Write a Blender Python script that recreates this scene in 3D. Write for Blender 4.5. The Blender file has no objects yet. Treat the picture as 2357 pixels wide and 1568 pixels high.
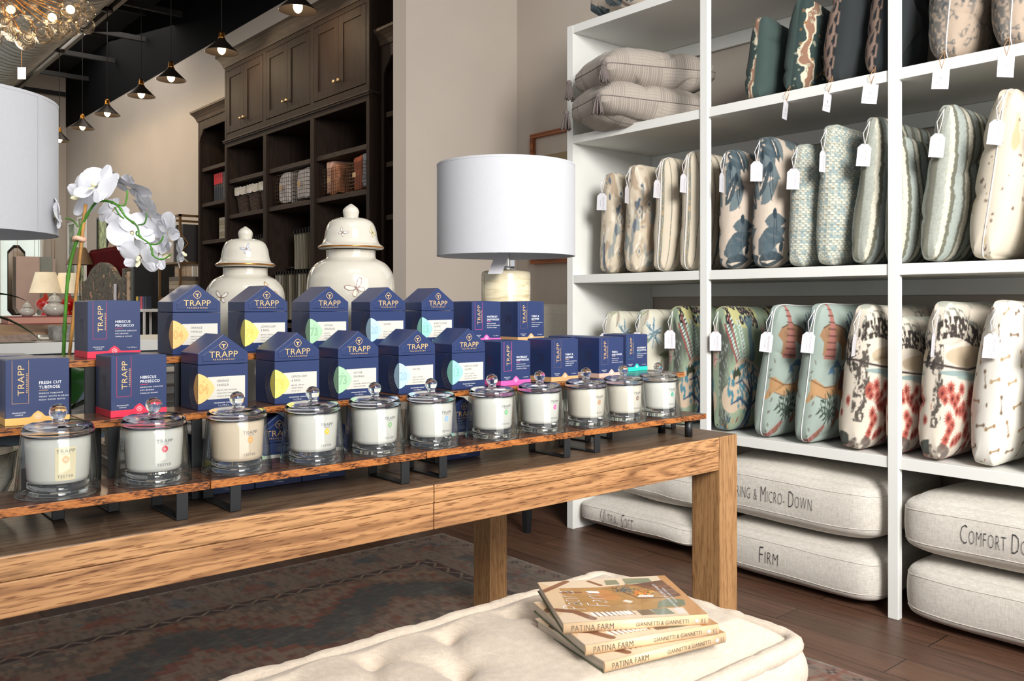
import bpy, bmesh, math, random
import numpy as np
from mathutils import Vector, Matrix
from mathutils.bvhtree import BVHTree
SC = bpy.context.scene
COL = SC.collection
PI = math.pi
# ------------------------------------------------------------------ camera
cam_d = bpy.data.cameras.new('camera')
cam = bpy.data.objects.new('camera', cam_d); COL.objects.link(cam)
cam_d.sensor_width = 36.0; cam_d.sensor_fit = 'HORIZONTAL'
cam_d.lens = 2000.0 / 2357.0 * 36.0
cam_d.shift_y = -(784.0 - 698.0) / 2357.0
cam_d.clip_start = 0.05; cam_d.clip_end = 100
cam.location = (0, 0, 1.11)
cam.rotation_euler = (PI / 2, 0, math.atan2(0.7577, 0.6526) - PI / 2)
SC.camera = cam
# ------------------------------------------------------------------ view and world
SC.view_settings.view_transform = 'Standard'; SC.view_settings.look = 'None'
SC.view_settings.gamma = 1.0; SC.view_settings.use_curve_mapping = False
SC.view_settings.exposure = 0.0
SC.cycles.use_denoising = True
SC.cycles.max_bounces = 8; SC.cycles.transparent_max_bounces = 24
SC.cycles.diffuse_bounces = 4; SC.cycles.glossy_bounces = 4; SC.cycles.transmission_bounces = 8
SC.cycles.caustics_reflective = False; SC.cycles.caustics_refractive = False
SC.cycles.sample_clamp_indirect = 4.0
world = bpy.data.worlds.new('daylight'); SC.world = world; world.use_nodes = True
world.node_tree.nodes['Background'].inputs[0].default_value = (0.93, 0.96, 1.0, 1)
world.node_tree.nodes['Background'].inputs[1].default_value = 0.62

def area_light(name, loc, target, sx, sy, power, col):
    d = bpy.data.lights.new(name, 'AREA'); d.shape = 'RECTANGLE'; d.size = sx; d.size_y = sy
    d.energy = power; d.color = col
    o = bpy.data.objects.new(name, d); COL.objects.link(o); o.location = loc
    o.rotation_euler = (Vector(target) - Vector(loc)).to_track_quat('-Z', 'Y').to_euler()
    return o
# the shop front behind the photographer: tall panes of daylight on the -Y side
area_light('shopfront_daylight', (0.9, -3.6, 2.0), (1.6, 2.0, 1.0), 3.2, 2.2, 74, (1.0, 0.985, 0.965))
area_light('aisle_fill_light', (0.3, -2.2, 2.9), (3.0, 1.9, 1.2), 1.5, 1.5, 96, (1.0, 0.975, 0.94)).data.spread = 1.5  # added unseen light that brightens the shelving fronts
area_light('ottoman_fill_light', (0.6, 0.1, 3.4), (0.8, 0.9, 0.0), 1.4, 1.0, 4, (1.0, 0.965, 0.92)).data.spread = 1.6  # added unseen overhead light that brightens the ottoman top
# unseen fill lights added to brighten the far and middle shop
area_light('far_fill_light', (1.6, 10.6, 4.0), (2.4, 11.2, 0.0), 3.0, 6.0, 150, (1.0, 0.93, 0.85))
area_light('window_end_fill_light', (1.8, 13.2, 4.3), (2.7, 15.0, 1.3), 1.6, 0.8, 34, (1.0, 0.96, 0.92))  # added to lift the dark end wall around the windows
area_light('middle_fill_light', (1.2, 5.4, 3.9), (3.2, 6.6, 1.2), 1.8, 2.4, 24, (1.0, 0.93, 0.85))  # added fill aimed at the bookcase

# ------------------------------------------------------------------ helpers
def tag(o, label=None, cat=None, group=None, kind=None):
    if label: o['label'] = label
    if cat: o['category'] = cat
    if group: o['group'] = group
    if kind: o['kind'] = kind
    return o

def thing(name, label, cat, loc=(0, 0, 0), rz=0.0, group=None, rx=0.0, ry=0.0):
    o = bpy.data.objects.new(name, None); COL.objects.link(o)
    o.empty_display_size = 0.05
    o.location = loc; o.rotation_euler = (rx, ry, rz)
    return tag(o, label, cat, group)

def copy_tree(o, parent=None):
    c = o.copy(); COL.objects.link(c); c.parent = parent
    for ch in list(o.children): copy_tree(ch, c)
    return c

def dup(o, loc=None, rz=None, label=None, group=None):
    c = copy_tree(o)
    if loc is not None: c.location = loc
    if rz is not None: c.rotation_euler[2] = rz
    if label: c['label'] = label
    if group: c['group'] = group
    return c

def lin(c):
    c = np.asarray(c, dtype=float) / 255.0
    return np.where(c <= 0.04045, c / 12.92, ((c + 0.055) / 1.055) ** 2.4)

def L4(c): 
    r = lin(c); return (float(r[0]), float(r[1]), float(r[2]), 1.0)

def new_mat(name):
    m = bpy.data.materials.new(name); m.use_nodes = True
    nt = m.node_tree; b = nt.nodes['Principled BSDF']
    return m, nt, b

def N(nt, t, **kw):
    n = nt.nodes.new(t)
    for k, v in kw.items(): setattr(n, k, v)
    return n

def coords(nt, scale, space='Object', rot=(0, 0, 0)):
    tc = N(nt, 'ShaderNodeTexCoord'); mp = N(nt, 'ShaderNodeMapping')
    mp.inputs['Scale'].default_value = scale; mp.inputs['Rotation'].default_value = rot
    nt.links.new(tc.outputs[space], mp.inputs['Vector']); return mp.outputs[0]

def ramp(nt, fac, stops):
    r = N(nt, 'ShaderNodeValToRGB'); e = r.color_ramp.elements
    while len(e) > 1: e.remove(e[-1])
    e[0].position = stops[0][0]; e[0].color = L4(stops[0][1])
    for p, c in stops[1:]:
        x = e.new(p); x.color = L4(c)
    nt.links.new(fac, r.inputs[0]); return r.outputs[0]

def noise(nt, vec, scale=5, detail=3, rough=0.5, dist=0.0):
    n = N(nt, 'ShaderNodeTexNoise'); n.inputs['Scale'].default_value = scale
    n.inputs['Detail'].default_value = detail; n.inputs['Roughness'].default_value = rough
    n.inputs['Distortion'].default_value = dist
    nt.links.new(vec, n.inputs['Vector']); return n.outputs[0]

def bump(nt, b, h, strength=0.2, dist=0.01):
    n = N(nt, 'ShaderNodeBump'); n.inputs['Strength'].default_value = strength
    n.inputs['Distance'].default_value = dist
    nt.links.new(h, n.inputs['Height']); nt.links.new(n.outputs[0], b.inputs['Normal'])

def mat(name, col, rough=0.5, metal=0.0, spec=0.5, var=0.06, vscale=6.0, bmp=0.0, bscale=200.0, bdist=0.001,
        sheen=0.0, coat=0.0, stretch=(1, 1, 1), trans=0.0, emit=None, estr=0.0):
    m, nt, b = new_mat(name)
    b.inputs['Roughness'].default_value = rough; b.inputs['Metallic'].default_value = metal
    b.inputs['Specular IOR Level'].default_value = spec
    b.inputs['Coat Weight'].default_value = coat; b.inputs['Coat Roughness'].default_value = 0.08
    b.inputs['Sheen Weight'].default_value = sheen
    if trans: b.inputs['Transmission Weight'].default_value = trans
    v = coords(nt, stretch)
    c0 = np.clip(np.asarray(col, float) * (1 - var), 0, 255); c1 = np.clip(np.asarray(col, float) * (1 + var), 0, 255)
    n = noise(nt, v, vscale, 3)
    nt.links.new(ramp(nt, n, [(0.3, c0), (0.7, c1)]), b.inputs['Base Color'])
    if bmp:
        bump(nt, b, noise(nt, v, bscale, 2), bmp, bdist)
    if emit is not None:
        b.inputs['Emission Color'].default_value = L4(emit); b.inputs['Emission Strength'].default_value = estr
    return m

def weave_mat(name, col, amt=0.1, scale=420.0, rough=0.85, bmp=0.35, var2=None, stretch=(1, 1, 1)):
    m, nt, b = new_mat(name); b.inputs['Roughness'].default_value = rough
    b.inputs['Specular IOR Level'].default_value = 0.25; b.inputs['Sheen Weight'].default_value = 0.15
    c = np.asarray(col, float)
    v1 = coords(nt, (scale * .12, scale * .12, scale)); v2 = coords(nt, (scale, scale, scale * .08))
    a = noise(nt, v1, 1.0, 2); d = noise(nt, v2, 1.0, 2)
    mx = N(nt, 'ShaderNodeMath', operation='ADD'); nt.links.new(a, mx.inputs[0]); nt.links.new(d, mx.inputs[1])
    hf = N(nt, 'ShaderNodeMath', operation='MULTIPLY'); nt.links.new(mx.outputs[0], hf.inputs[0]); hf.inputs[1].default_value = 0.5
    nt.links.new(ramp(nt, hf.outputs[0], [(0.35, np.clip(c * (1 - amt), 0, 255)), (0.65, np.clip(c * (1 + amt * .6), 0, 255))]), b.inputs['Base Color'])
    bump(nt, b, hf.outputs[0], bmp, 0.0015)
    return m

def wood(name, c_dark, c_mid, c_light, axis='X', rough=0.45, ring=46.0, fine=1.0, spec=0.4, streak=0.55, coat=0.0, seed=0.0, stops=(0.2, 0.45, 0.8), along=12, pores=0.0):
    """grain runs along the axis; contour lines of a stretched noise give the cathedral figure"""
    m, nt, b = new_mat(name); b.inputs['Roughness'].default_value = rough; b.inputs['Specular IOR Level'].default_value = spec
    b.inputs['Coat Weight'].default_value = coat; b.inputs['Coat Roughness'].default_value = 0.15
    k = {'X': (0.8, 11, 11), 'Y': (11, 0.8, 11), 'Z': (11, 11, 0.8)}[axis]
    kf = {'X': (along, 260, 260), 'Y': (260, along, 260), 'Z': (260, 260, along)}[axis]
    tc = N(nt, 'ShaderNodeTexCoord'); mp = N(nt, 'ShaderNodeMapping'); mp.inputs['Scale'].default_value = k
    mp.inputs['Location'].default_value = (seed, seed * 1.7, seed * 0.6)
    nt.links.new(tc.outputs['Object'], mp.inputs['Vector'])
    n1 = noise(nt, mp.outputs[0], 1.0, 2, 0.4, 0.3)
    mm = N(nt, 'ShaderNodeMath', operation='MULTIPLY'); nt.links.new(n1, mm.inputs[0]); mm.inputs[1].default_value = ring
    sn = N(nt, 'ShaderNodeMath', operation='SINE'); nt.links.new(mm.outputs[0], sn.inputs[0])
    ab = N(nt, 'ShaderNodeMath', operation='MULTIPLY_ADD'); nt.links.new(sn.outputs[0], ab.inputs[0]); ab.inputs[1].default_value = 0.5; ab.inputs[2].default_value = 0.5
    mp2 = N(nt, 'ShaderNodeMapping'); mp2.inputs['Scale'].default_value = tuple(x * fine for x in kf)
    nt.links.new(tc.outputs['Object'], mp2.inputs['Vector'])
    n2 = noise(nt, mp2.outputs[0], 1.0, 3, 0.6)
    mix = N(nt, 'ShaderNodeMix', data_type='FLOAT'); mix.inputs[0].default_value = streak
    nt.links.new(ab.outputs[0], mix.inputs[2]); nt.links.new(n2, mix.inputs[3])
    base = ramp(nt, mix.outputs[0], [(stops[0], c_dark), (stops[1], c_mid), (stops[2], c_light)])
    if pores:
        kp = {'X': (26, 420, 420), 'Y': (420, 26, 420), 'Z': (420, 420, 26)}[axis]; mp3 = N(nt, 'ShaderNodeMapping'); mp3.inputs['Scale'].default_value = kp; nt.links.new(tc.outputs['Object'], mp3.inputs['Vector'])
        pr = ramp(nt, noise(nt, mp3.outputs[0], 1.0, 1), [(0.33, (150, 118, 92)), (0.43, (255, 255, 255))]); mq = N(nt, 'ShaderNodeMix', data_type='RGBA', blend_type='MULTIPLY'); mq.inputs[0].default_value = pores
        nt.links.new(base, mq.inputs[6]); nt.links.new(pr, mq.inputs[7]); base = mq.outputs[2]
    nt.links.new(base, b.inputs['Base Color'])
    bump(nt, b, n2, 0.15, 0.001)
    return m

def thin_glass(name, tint=(252, 253, 252), edge=(196, 206, 203), rough=0.02, ior=1.5, edge_pow=0.32, bumpy=0.0):
    """clear glass wall: what is seen square-on passes straight through, grazing glass reflects and absorbs"""
    m = bpy.data.materials.new(name); m.use_nodes = True; nt = m.node_tree; nt.nodes.clear()
    out = N(nt, 'ShaderNodeOutputMaterial'); mx = N(nt, 'ShaderNodeMixShader')
    tr = N(nt, 'ShaderNodeBsdfTransparent'); gl = N(nt, 'ShaderNodeBsdfGlossy'); gl.inputs['Roughness'].default_value = rough
    lw = N(nt, 'ShaderNodeLayerWeight'); lw.inputs['Blend'].default_value = edge_pow
    nt.links.new(ramp(nt, lw.outputs['Facing'], [(0.0, tint), (0.5, tint), (1.0, edge)]), tr.inputs['Color'])
    pw_ = N(nt, 'ShaderNodeMath', operation='POWER'); nt.links.new(lw.outputs['Facing'], pw_.inputs[0]); pw_.inputs[1].default_value = 3.2
    fr = N(nt, 'ShaderNodeMath', operation='MULTIPLY_ADD'); nt.links.new(pw_.outputs[0], fr.inputs[0]); fr.inputs[1].default_value = 0.62; fr.inputs[2].default_value = 0.045
    lw.inputs['Blend'].default_value = 0.5
    if bumpy:
        v = coords(nt, (1, 1, 1)); w = N(nt, 'ShaderNodeTexWave'); w.inputs['Scale'].default_value = bumpy
        w.inputs['Distortion'].default_value = 1.0; w.bands_direction = 'DIAGONAL'; nt.links.new(v, w.inputs['Vector'])
        bp = N(nt, 'ShaderNodeBump'); bp.inputs['Strength'].default_value = 0.5; bp.inputs['Distance'].default_value = 0.004
        nt.links.new(w.outputs['Fac'], bp.inputs['Height'])
        for q in (gl, lw): nt.links.new(bp.outputs[0], q.inputs['Normal'])
    nt.links.new(fr.outputs[0], mx.inputs[0]); nt.links.new(tr.outputs[0], mx.inputs[1]); nt.links.new(gl.outputs[0], mx.inputs[2])
    nt.links.new(mx.outputs[0], out.inputs[0]); return m

def solid_glass(name, col=(250, 252, 252), rough=0.0, ior=1.48):
    m, nt, b = new_mat(name); b.inputs['Base Color'].default_value = L4(col)
    b.inputs['Roughness'].default_value = rough; b.inputs['IOR'].default_value = ior; b.inputs['Transmission Weight'].default_value = 1.0
    n = noise(nt, coords(nt, (1, 1, 1)), 30, 1); bump(nt, b, n, 0.02, 0.001)
    return m

_vc = {}
def painted(name='printed_cloth', rough=0.85, bmp=0.25, bscale=500.0, sheen=0.1, coat=0.0, spec=0.3):
    key = (name, rough, bmp)
    if key in _vc: return _vc[key]
    m, nt, b = new_mat(name); a = N(nt, 'ShaderNodeAttribute'); a.attribute_name = 'Col'
    b.inputs['Roughness'].default_value = rough; b.inputs['Sheen Weight'].default_value = sheen
    b.inputs['Coat Weight'].default_value = coat; b.inputs['Specular IOR Level'].default_value = spec
    v = coords(nt, (1, 1, 1)); n = noise(nt, v, bscale, 2)
    mx = N(nt, 'ShaderNodeMix', data_type='RGBA', blend_type='MULTIPLY'); mx.inputs[0].default_value = 0.12
    nt.links.new(a.outputs['Color'], mx.inputs[6]); nt.links.new(n, mx.inputs[7])
    nt.links.new(mx.outputs[2], b.inputs['Base Color'])
    if bmp: bump(nt, b, n, bmp, 0.0015)
    _vc[key] = m; return m

class MB:
    """collects shapes and links them as ONE mesh object"""
    def __init__(s): s.v = []; s.f = []; s.m = []; s.sm = []
    def add(s, vs, fs, mi=0, smooth=False):
        k = len(s.v); s.v += [tuple(map(float, p)) for p in vs]
        for f in fs: s.f.append(tuple(i + k for i in f)); s.m.append(mi); s.sm.append(smooth)
        return s
    def box(s, x0, x1, y0, y1, z0, z1, mi=0):
        v = [(x0, y0, z0), (x1, y0, z0), (x1, y1, z0), (x0, y1, z0), (x0, y0, z1), (x1, y0, z1), (x1, y1, z1), (x0, y1, z1)]
        return s.add(v, [(3, 2, 1, 0), (4, 5, 6, 7), (0, 1, 5, 4), (1, 2, 6, 5), (2, 3, 7, 6), (3, 0, 4, 7)], mi)
    def obox(s, c, ax, ay, az, hx, hy, hz, mi=0):
        c = Vector(c); ax = Vector(ax).normalized() * hx; ay = Vector(ay).normalized() * hy; az = Vector(az).normalized() * hz
        v = [c - ax - ay - az, c + ax - ay - az, c + ax + ay - az, c - ax + ay - az, c - ax - ay + az, c + ax - ay + az, c + ax + ay + az, c - ax + ay + az]
        return s.add(v, [(3, 2, 1, 0), (4, 5, 6, 7), (0, 1, 5, 4), (1, 2, 6, 5), (2, 3, 7, 6), (3, 0, 4, 7)], mi)
    def prism(s, pts, y0, y1, plane='XZ', mi=0, smooth=False):
        """polygon pts (counter-clockwise) swept between y0 and y1"""
        n = len(pts)
        if plane == 'XZ': f = lambda p, y: (p[0], y, p[1])
        elif plane == 'YZ': f = lambda p, y: (y, p[0], p[1])
        else: f = lambda p, y: (p[0], p[1], y)
        v = [f(p, y0) for p in pts] + [f(p, y1) for p in pts]
        fs = [tuple(range(n)), tuple(reversed(range(n, 2 * n)))] + [(i, i + n, (i + 1) % n + n, (i + 1) % n) for i in range(n)]
        if plane != 'XZ': fs = [tuple(reversed(q)) for q in fs]
        k = len(s.v); s.add(v, fs[:2], mi, False); s.v = s.v[:k]; s.f = s.f[:-2]; s.m = s.m[:-2]; s.sm = s.sm[:-2]
        s.v += v
        for i, q in enumerate(fs): s.f.append(tuple(a + k for a in q)); s.m.append(mi); s.sm.append(smooth and i > 1)
        return s
    def tube(s, pts, r, seg=8, mi=0, caps=True, closed=False, flat=None):
        pts = [Vector(p) for p in pts]; n = len(pts)
        rs = r if isinstance(r, (list, tuple)) else [r] * n
        vs = []; up = Vector((0, 0, 1)); prev = None
        for i, p in enumerate(pts):
            a = pts[(i - 1) % n] if (i > 0 or closed) else p; b = pts[(i + 1) % n] if (i < n - 1 or closed) else p
            t = (b - a); t = t.normalized() if t.length > 1e-9 else Vector((0, 0, 1))
            if prev is None:
                u = t.cross(up) if abs(t.dot(up)) < 0.95 else t.cross(Vector((1, 0, 0)))
            else: u = prev - t * prev.dot(t)
            u.normalize(); prev = u; w = t.cross(u)
            for k in range(seg):
                q = 2 * PI * k / seg
                vs.append(p + u * math.cos(q) * rs[i] + w * math.sin(q) * rs[i] * (flat or 1.0))
        fs = []
        m = n if closed else n - 1
        for i in range(m):
            for k in range(seg):
                a = i * seg + k; b = i * seg + (k + 1) % seg; j = ((i + 1) % n) * seg
                fs.append((a, b, j + (k + 1) % seg, j + k))
        if caps and not closed: fs += [tuple(reversed(range(seg))), tuple(range((n - 1) * seg, n * seg))]
        return s.add(vs, fs, mi, True)
    def lathe(s, prof, seg=32, c=(0, 0, 0), mi=0, smooth=True, mis=None):
        vs = []; n = len(prof)
        for r, z in prof:
            for k in range(seg):
                q = 2 * PI * k / seg; vs.append((c[0] + r * math.cos(q), c[1] + r * math.sin(q), c[2] + z))
        k0 = len(s.v); s.v += vs
        for i in range(n - 1):
            if prof[i][0] < 1e-6 and prof[i + 1][0] < 1e-6: continue
            for k in range(seg):
                k2 = (k + 1) % seg
                s.f.append((k0 + i * seg + k, k0 + i * seg + k2, k0 + (i + 1) * seg + k2, k0 + (i + 1) * seg + k))
                s.m.append(mis[i] if mis else mi); s.sm.append(smooth)
        return s
    def sphere(s, c, r, seg=16, rings=10, mi=0, sq=(1, 1, 1)):
        k0 = len(s.v)
        for i in range(rings + 1):
            a = PI * i / rings
            for k in range(seg):
                q = 2 * PI * k / seg
                s.v.append((c[0] + r * sq[0] * math.sin(a) * math.cos(q), c[1] + r * sq[1] * math.sin(a) * math.sin(q), c[2] - r * sq[2] * math.cos(a)))
        for i in range(rings):
            for k in range(seg):
                k2 = (k + 1) % seg
                s.f.append((k0 + i * seg + k, k0 + i * seg + k2, k0 + (i + 1) * seg + k2, k0 + (i + 1) * seg + k)); s.m.append(mi); s.sm.append(True)
        return s
    def text(s, st, fn, mi=0):
        vs, fs = st; return s.add([fn(x, y) for x, y in vs], fs, mi)
    def build(s, name, mats, parent=None, loc=None, bevel=0.0, seg=2, rot=None):
        me = bpy.data.meshes.new(name); me.from_pydata(s.v, [], s.f); me.validate(verbose=False)
        if not isinstance(mats, (list, tuple)): mats = [mats]
        for m in mats: me.materials.append(m)
        if len(me.polygons) == len(s.f):
            me.polygons.foreach_set('material_index', s.m); me.polygons.foreach_set('use_smooth', s.sm)
        me.update()
        o = bpy.data.objects.new(name, me); COL.objects.link(o); o.parent = parent
        if loc is not None: o.location = loc
        if rot is not None: o.rotation_euler = rot
        if bevel:
            b = o.modifiers.new('bevel', 'BEVEL'); b.width = bevel; b.segments = seg; b.limit_method = 'ANGLE'; b.angle_limit = 0.6
        return o

_tx = {}
def T(st, size=1.0, align='LEFT', off=0.0, sx=1.0, outline=0.0, spacing=1.0, shear=0.0, res=3, cuts=0):
    """flat lettering as (xy verts, faces), base line at y = 0"""
    key = (st, size, align, off, sx, outline, spacing, shear, res, cuts)
    if key in _tx: return _tx[key]
    c = bpy.data.curves.new('t', 'FONT'); c.body = st; c.size = 1.0; c.align_x = align; c.space_character = spacing; c.shear = shear
    c.resolution_u = res; c.offset = off
    if outline:
        c.fill_mode = 'NONE'; c.bevel_depth = outline; c.bevel_resolution = 0
    o = bpy.data.objects.new('t', c); COL.objects.link(o)
    dg = bpy.context.evaluated_depsgraph_get(); me = bpy.data.meshes.new_from_object(o.evaluated_get(dg))
    if cuts:
        bm = bmesh.new(); bm.from_mesh(me); bmesh.ops.triangulate(bm, faces=bm.faces); bmesh.ops.subdivide_edges(bm, edges=bm.edges, cuts=cuts, use_grid_fill=True); bm.to_mesh(me); bm.free()
    vs = [(v.co.x * size * sx, v.co.y * size) for v in me.vertices]; fs = [tuple(p.vertices) for p in me.polygons]
    bpy.data.objects.remove(o); bpy.data.curves.remove(c); bpy.data.meshes.remove(me)
    _tx[key] = (vs, fs); return _tx[key]

def F(x0, y0, z0):      # lettering on a face that looks towards -Y
    return lambda x, y: (x0 + x, y0, z0 + y)
def FV(x0, y0, z0):     # the same, turned to read upwards
    return lambda x, y: (x0 - y, y0, z0 + x)
def FX(x0, y0, z0):     # lettering on a face that looks towards -X
    return lambda x, y: (x0, y0 - x, z0 + y)

# ---- drawing on a numpy canvas (cloth prints, carpet, cover pictures), x to the right, y up
class Cv:
    def __init__(s, w, h, px, base):
        s.w, s.h, s.px = w, h, px; s.nx, s.ny = int(w * px), int(h * px)
        s.a = np.zeros((s.ny, s.nx, 3)) + np.asarray(base, float)
        s.X, s.Y = np.meshgrid((np.arange(s.nx) + .5) / px, (np.arange(s.ny) + .5) / px)
    def _win(s, x0, x1, y0, y1):
        i0 = max(0, int(y0 * s.px) - 1); i1 = min(s.ny, int(y1 * s.px) + 2); j0 = max(0, int(x0 * s.px) - 1); j1 = min(s.nx, int(x1 * s.px) + 2)
        return (slice(i0, i1), slice(j0, j1)) if i1 > i0 and j1 > j0 else None
    def mixin(s, m, col, w=None):
        w = w or (slice(None), slice(None)); m = m[..., None]
        s.a[w] = s.a[w] * (1 - m) + np.asarray(col, float) * m
    def ell(s, cx, cy, rx, ry, col, ang=0.0, al=1.0, soft=None, ring=None):
        R = max(rx, ry) * 1.2; w = s._win(cx - R, cx + R, cy - R, cy + R)
        if not w: return
        x = s.X[w] - cx; y = s.Y[w] - cy; c, n = math.cos(ang), math.sin(ang)
        d = np.hypot((x * c + y * n) / rx, (-x * n + y * c) / ry)
        e = soft or 1.0 / (s.px * min(rx, ry))
        m = np.clip((1 - d) / e + .5, 0, 1)
        if ring: m = m * np.clip((d - ring) / e + .5, 0, 1)
        s.mixin(m * al, col, w)
    def poly(s, pts, col, al=1.0):
        xs = [p[0] for p in pts]; ys = [p[1] for p in pts]; w = s._win(min(xs), max(xs), min(ys), max(ys))
        if not w: return
        x, y = s.X[w], s.Y[w]; ins = np.zeros(x.shape, bool); n = len(pts)
        for i in range(n):
            x0, y0 = pts[i]; x1, y1 = pts[(i + 1) % n]
            if abs(y1 - y0) < 1e-9: continue
            ins ^= ((y0 > y) != (y1 > y)) & (x < (x1 - x0) * (y - y0) / (y1 - y0) + x0)
        s.mixin(ins * al, col, w)
    def line(s, pts, wd, col, al=1.0):
        n = len(pts); ws = wd if isinstance(wd, (list, tuple)) else [wd] * n
        for i in range(n - 1):
            (x0, y0), (x1, y1) = pts[i], pts[i + 1]; r = max(ws[i], ws[i + 1])
            w = s._win(min(x0, x1) - r, max(x0, x1) + r, min(y0, y1) - r, max(y0, y1) + r)
            if not w: continue
            x, y = s.X[w], s.Y[w]; dx, dy = x1 - x0, y1 - y0; q = np.clip(((x - x0) * dx + (y - y0) * dy) / (dx * dx + dy * dy + 1e-12), 0, 1)
            d = np.hypot(x - x0 - q * dx, y - y0 - q * dy); rr = (ws[i] * (1 - q) + ws[i + 1] * q) / 2
            s.mixin(np.clip((rr - d) * s.px + .5, 0, 1) * al, col, w)
    def leaf(s, x, y, ln, wd, ang, col, al=1.0, vein=None):
        c, n = math.cos(ang), math.sin(ang); P = []
        for k in range(9):
            t = k / 8; P.append((t * ln, wd * math.sin(PI * t ** .8) / 2))
        P = P + [(a, -b) for a, b in reversed(P[1:-1])]
        s.poly([(x + a * c - b * n, y + a * n + b * c) for a, b in P], col, al)
        if vein is not None: s.line([(x, y), (x + ln * c * .9, y + ln * n * .9)], wd * .08 + .5 / s.px, vein, .8)
    def noi(s, sx, sy, seed=0, octv=3):
        rng = np.random.default_rng(seed); o = np.zeros((s.ny, s.nx)); amp = 1.0; tot = 0
        for k in range(octv):
            gx, gy = int(s.w * sx) + 3, int(s.h * sy) + 3; g = rng.random((gy, gx))
            fx = s.X * sx; fy = s.Y * sy; i = fx.astype(int); j = fy.astype(int); u = fx - i; v = fy - j
            i = np.clip(i, 0, gx - 2); j = np.clip(j, 0, gy - 2)
            u = u * u * (3 - 2 * u); v = v * v * (3 - 2 * v)
            o += amp * ((g[j, i] * (1 - u) + g[j, i + 1] * u) * (1 - v) + (g[j + 1, i] * (1 - u) + g[j + 1, i + 1] * u) * v)
            tot += amp; amp *= .5; sx *= 2; sy *= 2
        return o / tot
    def sample(s, u, v):
        x = np.clip(u * s.nx - .5, 0, s.nx - 1.001); y = np.clip(v * s.ny - .5, 0, s.ny - 1.001); i = x.astype(int); j = y.astype(int)
        p = (x - i)[..., None]; q = (y - j)[..., None]; a = s.a
        return (a[j, i] * (1 - p) + a[j, i + 1] * p) * (1 - q) + (a[j + 1, i] * (1 - p) + a[j + 1, i + 1] * p) * q

def grid_mesh(name, P, C, mats, parent=None, loc=None, smooth=True, flip=False, extra=None):
    """P: (n, m, 3) points, C: (n, m, 3) colours 0-255"""
    n, m = P.shape[:2]; me = bpy.data.meshes.new(name)
    idx = np.arange(n * m).reshape(n, m)
    q = np.stack([idx[:-1, :-1], idx[:-1, 1:], idx[1:, 1:], idx[1:, :-1]], -1).reshape(-1, 4)
    if flip: q = q[:, ::-1]
    me.vertices.add(n * m); me.vertices.foreach_set('co', P.reshape(-1).astype(np.float32))
    me.loops.add(q.size); me.loops.foreach_set('vertex_index', q.reshape(-1).astype(np.int32))
    me.polygons.add(len(q)); me.polygons.foreach_set('loop_start', np.arange(0, q.size, 4).astype(np.int32))
    me.polygons.foreach_set('use_smooth', np.full(len(q), smooth)); me.update(calc_edges=True)
    set_col(me, C.reshape(-1, 3))
    for mm in (mats if isinstance(mats, (list, tuple)) else [mats]): me.materials.append(mm)
    o = bpy.data.objects.new(name, me); COL.objects.link(o); o.parent = parent
    if loc is not None: o.location = loc
    return o

def set_col(me, c):
    at = me.color_attributes.new('Col', 'FLOAT_COLOR', 'POINT')
    r = np.ones((len(c), 4), np.float32); r[:, :3] = lin(c); at.data.foreach_set('color', r.reshape(-1))

def vnoise3(P, sc, seed=0):
    """smooth value noise on (..., 3) points"""
    rng = np.random.default_rng(seed); g = rng.random((16, 16, 16)); Q = P * sc + 100.0
    i = np.floor(Q).astype(int); f = Q - i; f = f * f * (3 - 2 * f); i %= 16; j = (i + 1) % 16
    def G(a, b, c): return g[a, b, c]
    x0, y0, z0 = i[..., 0], i[..., 1], i[..., 2]; x1, y1, z1 = j[..., 0], j[..., 1], j[..., 2]
    fx, fy, fz = f[..., 0], f[..., 1], f[..., 2]
    a = G(x0, y0, z0) * (1 - fx) + G(x1, y0, z0) * fx; b = G(x0, y1, z0) * (1 - fx) + G(x1, y1, z0) * fx
    c = G(x0, y0, z1) * (1 - fx) + G(x1, y0, z1) * fx; d = G(x0, y1, z1) * (1 - fx) + G(x1, y1, z1) * fx
    return ((a * (1 - fy) + b * fy) * (1 - fz) + (c * (1 - fy) + d * fy) * fz) - .5
# ================================================================== materials
M_wall = mat('wall_paint', (186, 175, 163), 0.85, var=0.015, vscale=2, bmp=0.05, bscale=300)
M_black = mat('black_paint', (8, 9, 12), 0.95, spec=0.1, var=0.1)
M_trimw = mat('white_lacquer', (228, 228, 223), 0.42, var=0.01, vscale=3)
M_ceil = mat('black_deck', (12, 12, 13), 0.9)
M_daylit = mat('frosted_daylight', (205, 214, 208), 0.6, emit=(200, 212, 205), estr=0.8)
M_navy = mat('navy_card', (35, 51, 94), 0.36, var=0.03, vscale=3, spec=0.5)
M_navyd = mat('navy_card_inside', (24, 30, 58), 0.5)
M_gold = mat('gold_foil', (233, 190, 130), 0.35, metal=0.25, var=0.03)
M_white = mat('white_ink', (232, 234, 236), 0.6, var=0.01)
M_cream = mat('cream_label', (202, 199, 189), 0.6, var=0.01)
M_grey = mat('grey_ink', (110, 108, 112), 0.6)
M_blackm = mat('black_powder_coat', (26, 27, 29), 0.42, var=0.08, bmp=0.1)
M_steel = mat('chrome', (225, 226, 226), 0.08, metal=1.0, var=0.02)
M_brass = mat('brass', (176, 122, 52), 0.28, metal=1.0, var=0.1)
M_linen = weave_mat('natural_linen', (206, 200, 190), 0.09, 420)
M_ott = weave_mat('oatmeal_canvas', (205, 190, 172), 0.07, 520)
M_porc = mat('cream_glaze', (192, 186, 173), 0.12, var=0.012, vscale=3, coat=0.6)
M_goldr = mat('gold_lustre', (196, 134, 66), 0.18, metal=0.9, var=0.15, vscale=20)
M_print = painted('printed_cloth', 0.9, 0.3)
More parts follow.
